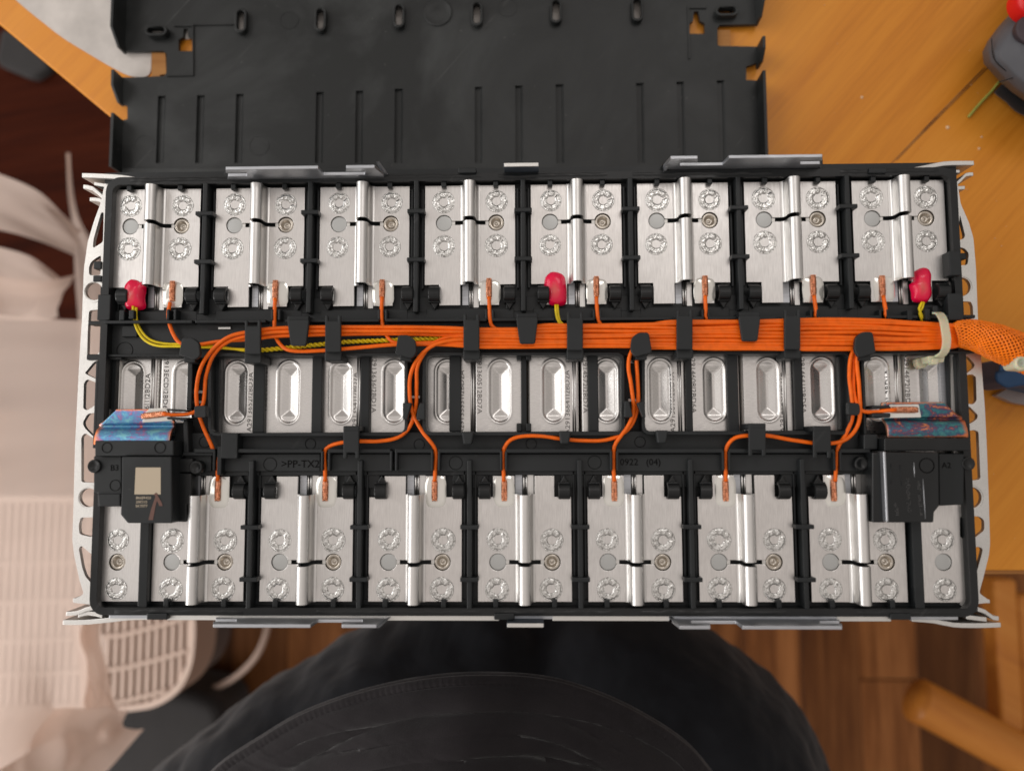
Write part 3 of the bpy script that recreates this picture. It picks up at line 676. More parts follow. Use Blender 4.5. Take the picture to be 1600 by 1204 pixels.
# ---- retaining hooks beside each tap (open half rings on a foot)
def hook_mesh(dir_):
    b = MB(); n = 14; ro_, ri, wd = 3.9, 2.5, 5.6; vs = []; fs = []
    angs = [R(-20+230*i/n) for i in range(n+1)]
    for x in (-wd/2, wd/2):
        for a in angs: vs.append((x, ro_*math.cos(a), ro_*math.sin(a)))
        for a in angs: vs.append((x, ri*math.cos(a), ri*math.sin(a)))
    k = n+1; m_ = 2*k
    for i in range(n):
        fs += [(i, i+1, m_+i+1, m_+i)[::-1], (k+i+1, k+i, m_+k+i, m_+k+i+1)[::-1], (i, k+i, k+i+1, i+1)[::-1], (m_+i+1, m_+k+i+1, m_+k+i, m_+i)[::-1]]
    fs += [(0,m_,m_+k,k)[::-1], (k-1,2*k-1,m_+2*k-1,m_+k-1)[::-1]]
    b.add(vs, fs, False)
    b.box(-wd/2, -4.1, -5, wd/2, -2.9, 1.5); b.prism([(-2.4,-3.2),(2.4,-3.2),(0,-7.4)], -5, 0)
    me = b.mesh('retaining_hook'); me.materials.append(M['gloss_plastic']); return me
HK = hook_mesh(1)
for px in (190,298,343,462,510,636,678,796,849,962,1010,1133,1180,1303,1351,1476):
    o = ob('retaining_hook', HK, None, mod, .5, 2, loc=(*W(px, 461-(px-190)*.0055, 117), 114.2))
for px in (372,421,544,594,716,757,882,929,1053,1104,1227,1283):
    o = ob('retaining_hook', HK, None, mod, .5, 2, loc=(*W(px, 767, 117), 114.2)); o.rotation_euler = (0,0,math.pi)
# black pads filling around the hooks
for i in range(7):
    xc = P0+PITCH*i+12.58+PITCH/2
    for s_ in (-1, 1): MB().box(xc+s_*1.1, yy(486,113), ZC, xc+s_*8.4, yy(462,113), 111.8).build('hook_pad', M['plastic'], mod, .3)
for i in range(6):
    xc = X2B+PITCH*i+12.58+PITCH/2
    for s_ in (-1, 1): MB().box(xc+s_*1.1, yy(762,113), ZC, xc+s_*8.4, yy(734,113), 111.8).build('hook_pad', M['plastic'], mod, .3)

# ---- straps and hooks over the cables
def strap(name, poly, z0, z1, bev=.5, holes=()):
    MB().prism(WP(poly, z1), z0, z1, [WP(h, z1) for h in holes]).build(name, M['plastic2'], mod, bev, 3)
for cx, a, b in ((394.5,500,553),(520,492,550),(736.5,490,548),(898.5,487,547),(1070,484,546),(1238.5,484,546)):
    l, r_ = cx-12.5, cx+12.5
    strap('cable_strap', [(l,b),(l,a),(l+5,a),(l+5,a+9),(r_-5,a+9),(r_-5,a),(r_,a),(r_,b)], 121.6, 123.4)
    MB().pbox(l-.5, b-1, r_+1, b+14, 108.5, 120.5).build('strap_foot', M['plastic2'], mod, .5)
for cx, a, b in ((466,499,540),(824,495,537),(1172,493,533)):
    strap('cable_hook', roundpoly([(cx-18,a),(cx+17,a),(cx+12,b),(cx-12,b)], 4), 121.4, 123.4)
    pb('hook_root', cx-17, a-6, cx+16, a+2, 110, 122)
for (cx, a, b), mir in (((296,527,562),1),((634,523,560),1),((1002,519,558),-1),((1352,518,559),-1)):
    f = lambda x, y: (cx+x*mir, y)
    strap('cable_hook', roundpoly([f(-12,a),f(4,a),f(15,a+8),f(17,a+28),f(10,b),f(-12,b-6),f(-17,b-8)], 5), 121.4, 123.6)
    pb('hook_root', cx-9, b-6, cx+9, b+4, 108, 121.5)
for l, r_, a, b in ((536,561,672,716),(1170,1197,668,712),(1271,1299,672,715)):
    strap('cable_strap', [(l,a),(r_,a),(r_,b),(r_-6,b),(r_-6,b-9),(l+6,b-9),(l+6,b),(l,b)], 119.8, 121.4); MB().pbox(l,a-7,r_,a+2,109,121.2).build('strap_foot', M['plastic2'], mod, .5)
pb('tray_block', 345, 676, 371, 716, 110, 118.5)
for cx, a in ((731,674),(883,673),(1035,672)): strap('cable_hook', [(cx-10,a),(cx+10,a),(cx+6,a+20),(cx-7,a+20)], 115.5, 119.8, .8)
strap('side_clip', roundpoly([(303,634),(322,633),(322,652),(303,652)],3), 119.5, 122)
strap('side_clip', [(629,629),(643,629),(640,640),(636,655),(629,655)], 117.5, 121); strap('side_clip', [(650,655),(652,641),(656,629),(664,629),(664,655)], 117.5, 121)
strap('side_clip', [(976,626),(983,626),(989,650),(986,652),(976,652)], 117.5, 121); strap('side_clip', [(995,629),(1007,626),(1009,652),(1004,652)], 117.5, 121)
strap('side_clip', roundpoly([(1325,628),(1343,630),(1345,642),(1342,649),(1325,648)],3), 119.5, 122)
for px, py in ((313,612),(313,628),(648,620),(648,655),(648,565),(990,565),(1340,566),(990,625)): MB().pbox(px-8, py-2, px+8, py+2, 104, 108.6).build('bright_contact', M['cast'], mod)
# left and right ends of the cable channel
pb('channel_end', 157, 510, 168, 549, 100, 113, 'plastic2'); pb('channel_shelf', 138, 501, 200, 507, 108, 114, 'plastic2'); pb('channel_shelf', 135, 553, 190, 562, 108, 113.5, 'plastic2')
pb('channel_box', 190, 508, 214, 526, 111, 114, 'plastic'); pb('channel_wall', 1440, 546, 1524, 552, 108, 113); pb('label_slot', 325, 508, 360, 514, 111.5, 112.6, 'dark', 0); pb('bright_contact', 341, 511, 360, 514, 112, 113, 'cast', 0)
for px, a, b in ((190,484,500),(205,484,498),(1422,484,500),(1450,482,500),(1462,478,497)): pb('wire_guide', px-4, a, px+4, b, 110, 118)
pb('corner_block', 152, 460, 172, 500, 96, 117, 'plastic2'); pb('corner_block', 1482, 458, 1505, 500, 96, 118, 'plastic2')
pb('latch', 146, 408, 158, 420, 104, 113); pb('latch', 145, 430, 158, 440, 104, 113); pb('latch', 1484, 392, 1502, 430, 100, 119, 'plastic2'); pb('latch', 1500, 395, 1510, 405, 104, 112); pb('latch', 1500, 418, 1512, 430, 104, 112)
pb('side_wall', 147, 564, 152, 700, 90, 116, 'plastic2'); pb('side_wall', 152, 560, 168, 690, 98, 101, 'dark', 0); pb('side_wall', 1495, 556, 1512, 690, 98, 114, 'plastic2')

# ---- terminal blocks
def bent_tab(name, up, roll, z, m, label):
    # up: px x-range top/bottom with chamfered corner; profile in y, swept in x
    b = MB(); n = 22
    (ux0, ux1, uy0, uy1, ch0, ch1), (rx0, rx1, ry0, ry1) = up, roll
    ya, yb = yy(uy0,z), yy(uy1,z); yc_, yd = yy(ry0,z), yy(ry1,z)
    prof = [(ya,0),(yb,0)]+[(yb+(yc_-yb)*t, -1.9*math.sin(math.pi*t)+.3*t) for t in (.25,.5,.75)]+[(yc_+(yd-yc_)*t, .3+2.2*math.sin(math.pi*min(1,t*1.0)*.62)) for t in (0,.12,.25,.4,.55,.7,.85,1)]
    rows = []
    for k in range(n+1):
        s_ = k/n; row = []
        for j, (y, dz) in enumerate(prof):
            if j < 2:
                l = ux0+(ch0 if j == 0 else 0); r_ = ux1-(ch1 if j == 0 else 0); pyv = uy0 if j == 0 else uy1
            else: l, r_, pyv = rx0, rx1, (ry0+ry1)/2
            xa, xb = xx(l, z, pyv), xx(r_, z, pyv); row.append((xa+(xb-xa)*s_, y, z+dz))
        rows.append(row)
    b.grid(rows); o = b.build(name, M[m], mod, label=label)
    sm = o.modifiers.new('sub', 'SOLIDIFY'); sm.thickness = 1.5*MM; sm.offset = -1; bb = o.modifiers.new('b', 'BEVEL'); bb.width = .3*MM; bb.segments = 2; bb.angle_limit = R(50)
    o.data.materials.append(M['copperedge']); sm.material_offset_rim = 1
    return o
ltab = bent_tab('copper_terminal', (160,273,636,658,22,12), (151,269,668,692), 118.2, 'tint_l', 'copper terminal tab heat tinted bright blue')
rtab = bent_tab('copper_terminal', (1376,1498,631,654,2,24), (1383,1508,660,686), 118.2, 'tint_r', 'copper terminal tab heat tinted dark teal')
def rbox(name, pts, z0, z1, m='plastic2', bev=.6, par=None): return MB().prism(WP(pts, z1), z0, z1).build(name, M[m], par or mod, bev, 3)
rbox('solder_patch', roundpoly([(222,660),(226,645),(234,638),(259,637),(270,657)],2), 118.1, 118.8, 'lacquer', .3)
rbox('solder_patch', roundpoly([(1391,632),(1436,631),(1440,652),(1378,653),(1380,640)],2), 118.1, 118.8, 'lacquer', .3)
tc = rbox('terminal_cover', [(148,688),(271,688),(271,712),(148,712)], 108, 123.5)
rbox('terminal_cover', [(146,712),(190,712),(190,791),(152,791),(152,770),(146,770)], 108, 120)
rbox('terminal_cover', [(152,771),(188,771),(188,790),(154,790)], 110, 120.8)
lab = rbox('terminal_cover', [(190,713),(268,713),(269,817),(199,817),(188,804),(190,760)], 110, 125)
rbox('cover_flap', [(268,716),(301,716),(303,735),(299,738),(268,738)], 110, 117, 'gloss_plastic'); rbox('cover_flap', [(268,739),(299,739),(299,785),(292,788),(292,815),(268,815)], 110, 117.5, 'gloss_plastic')
MB().lathe(*W(147,728,121), [(3.1,110),(3.1,121),(2.7,121.5),(2.0,120.6),(.1,120.2)], 26).build('rivet_head', M['gloss_plastic'], mod)
MB().lathe(*W(306,730,118), [(3.2,110),(3.2,118),(2.7,118.5),(1.8,117.8),(.1,117.5)], 26).build('rivet_head', M['gloss_plastic'], mod)
ring(167,699,2.4,123.6); ring(250,699,2.6,123.6); ring(180,758,2.6,120.05)
text('moulded_text', 'B3', 3.9, M['relief'], mod, (*W(179,731,120.1), 120.03), 0, .12)
# engraved label: plain square above three lines of figures (the square code itself is left out)
MB().pprism([(212,730),(251,730),(251,772),(210,772)], 125.0, 125.06).build('engraved_square', M['laser'], mod)
for k, s_ in enumerate(('86689420', '200210', '5K7077')):
    t = text('engraved_text', s_, 1.75, M['laser'], mod, (*W(221 if k else 224,777.5+k*6.4,125.1), 125.03), 0, .03)
SMEAR = mat('brown_smear', (.13,.06,.045), 0, .6)
for k, pts in enumerate(([(232,812),(236,795),(243,775),(240,772),(246,770),(247,776),(243,790),(239,812)], [(241,771),(244,769),(253,786),(254,790),(249,790)])):
    MB().pprism(pts, 125.03, 125.10+.05*k).build('brown_smear', SMEAR, mod)
# right block
rbox('terminal_cover', [(1382,684),(1517,684),(1518,704),(1382,705)], 108, 123, 'gloss_plastic')
rbox('terminal_cover', [(1382,706),(1467,706),(1468,790),(1460,800),(1459,816),(1386,816)], 110, 125, 'gloss_plastic')
rbox('terminal_cover', [(1467,708),(1507,708),(1506,788),(1468,790)], 110, 120.5, 'plastic')
MB().lathe(*W(1514,724,121), [(3.0,110),(3.0,120.6),(2.6,121),(1.9,120.2),(.1,120)], 26).build('rivet_head', M['gloss_plastic'], mod)
MB().lathe(*W(1348,724,118), [(3.2,110),(3.2,117),(2.7,117.5),(1.8,116.8),(.1,116.5)], 26).build('rivet_head', M['gloss_plastic'], mod)
rbox('cover_flap', [(1363,706),(1381,706),(1385,816),(1363,816)], 110, 122, 'gloss_plastic', .8)
strip_ = rbox('bright_edge', [(1380,705),(1384.5,705),(1389,815),(1385,815)], 119, 125.2, 'steel', .5)  # pale strip modelled as the highlight along the glossy cover's left edge
ring(1448,727,3.4,125.05,.4)
for a, b in (((1428,722),(1429,745)),((1442,748),(1446,810)),((1406,726),(1409,758)),((1392,724),(1392,755))):
    pa, pc = W3(*a,125.1), W3(*b,125.1); MB().tube([pa, pc], .16, 5).build('moulded_line', M['steel'] if a[0] > 1420 else M['plastic2'], mod)
for cx_, y0_, y1_ in ((1400,786,806),(1418,748,802),(1436,752,806)):
    b = MB(); py_ = y0_
    while py_ < y1_:
        for q_ in range(2):
            x, y = W(cx_+(py_-y0_)*.06+rnd.uniform(-2.5,2.5), py_, 125.1); b.box(x-.22, y-.12, 125.0, x+rnd.uniform(.1,.5), y+.12, 125.16)
        py_ += rnd.uniform(2.0,3.4)
    b.build('moulded_mark', M['mark'], mod)
text('moulded_text', 'A2', 3.6, M['relief'], mod, (*W(1479,727,120.6), 120.53), 0, .12)
rbox('tray_block', [(1350,678),(1372,678),(1372,702),(1350,702)], 110, 118); rbox('tray_block', [(1363,633),(1392,633),(1392,638),(1363,638)], 112, 120); rbox('tray_block', [(1363,645),(1392,645),(1392,652),(1363,652)], 112, 120)
rbox('tray_block', [(260,638),(292,640),(292,643),(260,641)], 112, 120); rbox('tray_block', [(260,651),(292,652),(292,656),(260,655)], 112, 120); rbox('tray_block', [(286,656),(293,656),(295,711),(286,711)], 110, 116)
rbox('tray_block', [(272,660),(290,660),(296,708),(272,712)], 108, 111, 'plastic2')
rbox('tray_block', [(285,706),(333,706),(333,712),(285,712)], 110, 116.5)

# ---- machined end plates with truss cut-outs
def endplate(outer_edge, inner, holes_, z=112.2):
    MB().prism(roundpoly(WP(outer_edge+inner, z), 1.2, 3), z-2.2, z, [roundpoly(WP(h, z), 1.3, 4) for h in holes_]).build('end_plate', M['cast'], mod, .5, 2)
endplate([(164,285),(157,318),(147,345),(137,378),(131,420),(128,500),(124,560),(121,620),(117,700),(115,780),(113,845),(116,868),(124,905),(131,928)], [(114,936),(114,941),(160,946),(170,700),(176,300)],
 [[(158,332),(162,332),(161,378),(145,388),(146,374)], [(143,408),(158,398),(157,430),(139,430),(139,416)],
  [(139,485),(158,483),(157,548),(150,556),(136,556),(137,520)], [(133,582),(147,565),(160,560),(160,592),(150,592),(134,584)],
  [(131,598),(136,592),(152,598),(150,632),(136,641),(130,638)], [(129,660),(137,646),(156,644),(155,684),(150,686),(132,668)],
  [(127,682),(133,676),(152,688),(150,754),(127,753)], [(126,808),(160,808),(160,838),(140,838),(124,834),(123,820)], [(123,856),(127,852),(156,876),(156,925),(133,900),(128,885)],
  circ(147,455,14,16), circ(139,777,15,16)])
endplate([(1496,285),(1501,318),(1514,348),(1521,372),(1525,420),(1528,500),(1533,560),(1539,640),(1542,700),(1545,780),(1547,850),(1545,868),(1537,900),(1530,926)], [(1545,937),(1545,941),(1500,946),(1490,700),(1480,300)],
 [[(1500,335),(1508,368),(1506,373),(1496,376)], [(1490,384),(1508,388),(1514,396),(1512,414),(1490,415)],
  [(1490,470),(1517,471),(1520,478),(1521,498),(1490,498)], [(1500,556),(1512,556),(1523,569),(1522,574),(1508,585),(1498,582)],
  [(1500,588),(1518,584),(1525,588),(1526,626),(1520,632),(1500,628)], [(1500,634),(1514,634),(1528,648),(1527,654),(1516,662),(1500,660)],
  [(1500,676),(1522,671),(1529,674),(1532,748),(1524,750),(1500,749)], [(1500,806),(1530,806),(1538,812),(1538,828),(1520,842),(1500,840)], [(1505,868),(1526,853),(1536,856),(1534,866),(1519,918),(1512,924)],
  circ(1502,448,15,16), circ(1517,777,17,16)])
for cx, cy, r_ in ((139,777,5.7),(147,455,5.4),(1517,777,6.4),(1502,448,5.8)):
    x, y = W(cx, cy, 112.3); MB().prism(circ(x,y,r_,36), 112.1, 112.5, [circ(x,y,r_-.7,36)]).build('turned_ring', M['cast'], mod)
# corner flanges: curved extrusion ends seen edge-on
def flange(pts, th, z0, z1, label=None):
    P = spline([W3(a,b,z1) for a,b in pts], 3); up = [(p.x,p.y) for p in P]; lo = [(p.x,p.y-th) for p in P][::-1]
    MB().prism(up+lo, z0, z1).build('corner_flange', M['cast'], mod, .3)
flange([(128,270),(160,271),(190,273),(215,277),(235,281)], 2.4, 70, 112); flange([(147,284),(165,287),(180,287)], 1.8, 80, 110); flange([(130,288),(145,291),(160,304),(166,306)], 2.2, 78, 111); flange([(140,308),(155,309),(165,315)], 2.0, 80, 111)
flange([(1425,262),(1450,257),(1475,252),(1500,251),(1522,251)], 2.2, 70, 112); flange([(1494,265),(1500,265)], 1.6, 80, 110); flange([(1490,288),(1502,278),(1510,270),(1521,269)], 1.8, 80, 111); flange([(1490,291),(1508,290)], 1.8, 80, 111)
flange([(98,968),(130,968),(165,965),(200,961),(240,960)], 2.3, 70, 112); flange([(103,955),(120,954),(135,948),(146,946)], 2.0, 80, 113); flange([(122,958),(138,954),(160,958)], 2.0, 80, 112); flange([(114,934),(132,935),(136,938)], 1.8, 78, 111)
flange([(1425,963),(1460,966),(1490,972),(1530,973),(1564,972)], 2.2, 70, 112); flange([(1528,948),(1540,952),(1552,961),(1561,962)], 2.0, 80, 113); flange([(1510,960),(1525,962),(1542,964)], 2.0, 80, 112); flange([(1526,932),(1535,935),(1547,936)], 1.8, 78, 111)
# ---- side plates with upstanding brackets (profile in x,z)
def bracket(py, zhi, profile_px, th, name='side_bracket', zref=None, side=1):
    z = zref or zhi; y = yy(py, z); pts = []
    for px, zz in profile_px: pts.append((xx(px, zz, py), zz))
    MB().prism(pts, y-th if side > 0 else y, y if side > 0 else y+th, axis='y').build(name, M['steel'], mod, .35)
    t = MB()                                # bright sheared top edge
    return y
def brk(side, py, segs, base, lowpy=None):
    """segs: list of (px0, px1, z) steps of the upper edge"""
    zt = max(s_[2] for s_ in segs); y = yy(py, zt); th = 1.5
    ya, yb = (y-th, y) if side > 0 else (y, y+th)
    pts = [(xx(segs[0][0], segs[0][2], py), base)]
    for a, b, z in segs: pts += [(xx(a, z, py), z), (xx(b, z, py), z)]
    pts.append((xx(segs[-1][1], segs[-1][2], py), base))
    MB().prism(pts, ya, yb, axis='y').build('side_bracket', M['bracket'], mod, .15)
    for a, b, z in segs:
        if z > base+2: MB().box(xx(a,z,py)+.2, ya-.12, z-.3, xx(b,z,py)-.2, yb+.12, z+.25).build('bright_edge', M['cast'], mod, .15)  # paler strip paints the light caught by the tab's upward edge
def bracket_plate(side, py, hi, pts):
    y = yy(py, hi); th = 1.5; ya, yb = (y-th, y) if side > 0 else (y, y+th)
    MB().prism([(xx(px, z, py), z) for px, z in pts], ya, yb, axis='y').build('side_bracket', M['steel'], mod, .2)
bracket_plate(1, 254.5, 129.5, [(353,85),(357,121),(386,121),(387,125.3),(353,125.3),(353,129.5),(497,129.5),(506,121),(570,121),(571,125.3),(541,125.3),(541,129.5),(585,129.5),(600,120),(600,85)])
bracket_plate(1, 246.5, 129.5, [(1036,85),(1036,119),(1048,129.5),(1090,129.5),(1090,125.3),(1062,125.3),(1062,121),(1128,121),(1139,129.5),(1285,129.5),(1285,125.3),(1250,125.3),(1250,121),(1281,121),(1281,85)])
bracket_plate(-1, 981, 127, [(333,85),(337,117.5),(369,117.5),(369,122),(333,122),(333,127),(485,127),(497,117.5),(566,117.5),(566,122),(534,122),(534,127),(588,127),(603,116),(603,85)])
bracket_plate(-1, 982, 127, [(1050,85),(1050,116),(1062,127),(1110,127),(1110,122),(1080,122),(1080,117.5),(1150,117.5),(1160,127),(1316,127),(1316,122),(1281,122),(1281,117.5),(1312,117.5),(1312,85)])
brk(1, 255, [(787,842,124)], 105); brk(-1, 979, [(792,850,122)], 100)
for p, q in (((587,253),(602,273)),((1048,247),(1036,268)),((588,981),(604,966)),((1060,980),(1047,966))):
    a, b_ = W(*p,127), W(*q,117); MB().add([(a[0],a[1],127),(b_[0],b_[1],117),(b_[0],b_[1],104),(a[0],a[1],104),(a[0]+1.5,a[1]+.3,127),(b_[0]+1.5,b_[1]+.3,117),(b_[0]+1.5,b_[1]+.3,104),(a[0]+1.5,a[1]+.3,104)], [(0,1,2,3),(7,6,5,4),(0,4,5,1),(1,5,6,2),(2,6,7,3),(3,7,4,0)]).build('bent_end', M['steel'], mod, .15)
# tilted grey faces between bracket and rim
for a, b, p0, p1 in ((353,602,262,274),(1036,1284,254,268)):
    MB().prism([(xx(a,114,p0),yy(p0,116)),(xx(b,114,p0),yy(p0,116)),(xx(b,114,p0),yT-.4),(xx(a,114,p0),yT-.4)], 108, 115.5).build('side_ledge', M['plastic2'], mod, .3)
for a, b in ((333,600),(1060,1316)):
    MB().prism([(xx(a,114,970),yy(972,114)),(xx(b,114,970),yy(972,114)),(xx(b,114,970),yB+.4),(xx(a,114,970),yB+.4)], 106, 113).build('side_ledge', M['plastic2'], mod, .3)
MB().box(x0+8, yT-2.2, 6, x1-8, yT-.2, 95).build('side_sheet', M['steel'], mod, .3)
MB().box(x0+8, yB-2, 6, x1-8, yB, 114).build('side_sheet', M['steel'], mod, .3)
MB().box(x0+3, yB+3, 4, x0+8, yT-3, 106).build('end_wall', M['cast'], mod, .5); MB().box(x1-8, yB+3, 4, x1-3, yT-3, 106).build('end_wall', M['cast'], mod, .5)
for a, b, c in ((263,600,963),(600,780,965),(863,1045,965),(1305,1390,964)): 
    MB().box(xx(a,113,c), yB-2.6, 108, xx(b,113,c), yB-.1, 114.6).build('bright_edge', M['cast'], mod, .3)
for px in (730,1372): pb('rim_clip', px-14, 262, px+14, 270, 112, 118)
for px in (245,788,1408): pb('rim_clip', px-16, 958, px+16, 968, 110, 117.6)

# ================================================================== WIRING HARNESS
har = thing('wiring_harness', 'orange cable loom with yellow sensor pairs running across the battery into a braided sleeve', 'wiring harness')
def lane(k, x):
    X = [330,480,600,700,740,900,1100,1300,1400,1487,1500]
    T = [511,509,508,507,507,505,502.5,500,502,508,510]; B = [548,546,544,543,543,543,543.5,544.5,545,542,540]
    a = np.interp(x, X, T); b = np.interp(x, X, B); return float(a+(b-a)*k/8)
ZW, ZL = 119.6, 117.9
def run(k, xs, z):
    out = []
    x = xs
    while x < 1488:
        w_ = (noise.noise((x*.007, k*3.1, z))*3.0) if x < 1440 else 0
        out.append((x, lane(k, x)+w_, z+.6*noise.noise((x*.01, k*1.7, 5)))); x += 42
    out.append((1490, lane(k, 1490), z)); out.append((1500, 525+(lane(k,1490)-525)*.75, z-.6)); return out
def mkwire(pts, m='orange', r_=.92, label=None, name='wire'):
    P = spline([W3(*p) for p in pts], 1.6); return MB().tube(P, r_, 9).build(name, M[m], har, label=label)
mkwire([(340,751,114.6),(340,738,114.6),(339,722,115),(331,697,115),(318,668,115),(309,640,116.5),(307,608,117),(314,574,118),(332,546,120),(358,526,121),(392,518,120.3),(450,512,119.6),(600,511,119.6),(690,512,119.6)]+run(1.6,745,ZW))
mkwire([(254,646,120),(275,648,118.5),(300,645,117.5),(316,634,116),(320,610,115.5),(322,588,115.5),(333,556,118),(356,534,119.6),(392,524,119.6),(450,518,119.8),(600,517,119.6),(690,518,119.6)]+run(2.6,745,ZW))
mkwire([(266,472,115),(263,490,115.4),(265,506,115),(272,524,115),(283,537,115.4),(304,539,116),(345,533,116.5),(388,530,117),(450,524,118.6),(600,521,118),(690,523,118)]+run(3.6,745,ZW))
mkwire([(430,466,115),(429,490,116),(429,505,115.5),(430,524,116),(441,541,118),(460,548,118.6),(510,547,118.6),(570,542,118.8),(620,538,118.8),(690,538,118.8)]+run(7.6,745,ZW))
mkwire([(597,464,115),(596,490,116),(598,508,115.5),(604,524,116.5),(616,535,118),(642,536,118.5),(690,535,118.7)]+run(6.7,745,ZW))
mkwire([(679,752,114.6),(680,735,114.6),(680,702,115),(660,674,115.5),(647,650,116.2),(641,627,117),(641,588,117.5),(654,559,118.8),(678,539,120.3),(710,531,120.2)]+run(5.6,750,ZW))
mkwire([(508,752,114.6),(508,735,114.6),(507,707,115),(515,697,115.6),(535,691,116.5),(562,689,116.5),(592,689,116),(622,683,115.5),(641,665,115),(650,632,115.5),(651,600,116.5),(653,570,118),(672,541,119),(700,527,118.6)]+run(4.6,750,ZW))
mkwire([(764,464,115),(765,490,116.4),(766,500,116.6),(768,508,116.2),(778,515,116.2),(800,517,116.8)]+run(.5,850,ZW))
mkwire([(932,464,115),(933,485,116.4),(935,499,116.4),(940,508,116),(955,514,116),(985,513,117)]+run(0,1040,ZW))
mkwire([(1102,462,115),(1103,485,116),(1106,500,115.5)]+run(1.1,1150,ZL))
mkwire([(1272,462,115),(1275,485,116),(1278,500,115.5)]+run(2.1,1320,ZL))
mkwire([(1380,462,115),(1384,485,116),(1386,496,116)]+run(3.1,1420,ZL))
mkwire([(787,752,114.6),(787,735,114.6),(786,715,115),(788,700,115.2),(798,687,115.6),(817,681,115.6),(847,681,115.6),(875,685,115),(910,688,114.8),(947,687,114.8),(976,675,114.8),(991,655,115),(997,625,115.6),(996,590,116.5),(995,560,118),(1001,545,118.4)]+run(8.0,1050,ZW))
mkwire([(960,752,114.6),(959,735,114.6),(959,712,115),(960,697,115.2),(967,685,115.8),(982,664,116),(990,640,117),(986,600,117.4),(982,575,118),(985,553,118.6),(998,540,118)]+run(7.1,1050,ZL))
mkwire([(1134,752,114.6),(1134,735,114.6),(1134,712,115),(1136,697,115.2),(1148,684,116),(1170,680,116.6),(1198,680,116.6),(1237,687,116.2),(1275,692,116.2),(1302,692,116),(1322,686,116),(1338,669,116.5),(1344,645,117),(1342,600,117.4),(1339,562,118.4),(1348,545,118.4)]+run(7.4,1385,ZW))
mkwire([(1305,752,114.6),(1306,735,114.6),(1308,712,115),(1310,697,115.2),(1322,677,115.4),(1332,650,115.6),(1330,615,116),(1327,587,116.5),(1330,556,118),(1342,541,118)]+run(6.1,1385,ZL))
mkwire([(1400,640,120),(1385,641,119.5),(1365,643,118),(1348,642,117),(1339,630,116),(1334,610,115.6),(1334,580,116),(1335,556,117),(1348,540,117.5)]+run(5.1,1385,ZL))
for k, xs in ((2.1,740),(3.1,740),(4.1,740),(5.1,740),(.6,1000),(1.1,820),(6.2,740),(7.2,1010)):
    mkwire(run(k, xs, ZL-.15), r_=.95)
# conductor ends
for px, py in ((269,455),(430,454),(597,453),(764,451),(932,448),(1102,447),(1271,446),(1379,447)): splice(har, (*W(px,py,114.2), 113.7), 0)
for px in (340,508,679,788,960,1134,1303): splice(har, (*W(px,766,114.2), 113.7), 0)
splice(har, (*W(240,648,119.5), 118.9), 96, 11, .5); splice(har, (*W(1413,640,119.5), 118.9), 90, 12, .5)
# yellow sensor pairs
mkwire([(208,478,116),(209,495,115.6),(214,514,115),(226,531,115),(246,540,115.6),(280,541,116),(330,543,115.6),(384,546,115.6)], 'yellow', .62)
mkwire([(213,480,115.6),(213,497,115),(219,514,114.6),(232,529,114.6),(252,536,115),(285,538,115.5),(330,540,115),(384,548,115.2)], 'yellow', .62)
for ph in (0, math.pi):
    pts = []; x = 384
    while x < 735:
        yv = np.interp(x, [384,410,540,640,740], [547,547,534,530,527]); a = (x-384)*.42+ph
        pts.append((x, float(yv)+1.9*math.sin(a), 115.7+.62*math.cos(a))); x += 3
    mkwire(pts, 'yellow', .60)
mkwire([(868,476,115.6),(869,490,116.4),(873,503,117),(885,514,116.5)], 'yellow', .62); mkwire([(871,476,115.2),(872,490,115.8),(876,503,116.5),(890,514,116)], 'yellow', .62)
mkwire([(1441,472,115.4),(1436,482,115.6),(1440,492,115.4),(1444,502,115)], 'yellow', .62); mkwire([(1443,472,115),(1441,481,115.2),(1437,489,115.4),(1441,502,115)], 'yellow', .62)
# pink wax over the sensors
def blob(outline, zt, seed):
    cx = sum(p[0] for p in outline)/len(outline); cy = sum(p[1] for p in outline)/len(outline)
    P = spline([W3(a,b,115) for a,b in outline+outline[:1]], 1.2); c = Vector(W3(cx,cy,115)); rows = []; K = 11
    for j in range(K+1):
        t = j/K; row = []
        for i, p in enumerate(P[:-1]):
            q = c.lerp(p, t); h = (zt-113.4)*(max(0, 1-t**2.6))**.5+113.3
            h += .45*noise.noise((q.x*.32, q.y*.28, seed))*(1-t)
            row.append((q.x, q.y, h))
        rows.append(row)
    MB().grid(rows, closed=True).build('sensor_blob', M['wax'], har)
blob([(196,441),(203,435),(212,437),(219,441),(224,438),(226,452),(224,465),(225,480),(212,484),(195,481),(194,464),(192,450)], 117.2, 1)
blob([(852,432),(860,424),(872,424),(882,430),(885,445),(886,460),(884,474),(872,477),(858,474),(855,460),(850,445)], 117.2, 2)
blob([(1430,424),(1440,418),(1450,417),(1456,426),(1456,445),(1457,462),(1450,472),(1440,472),(1428,469),(1426,455),(1423,444),(1430,438)], 117.2, 3)
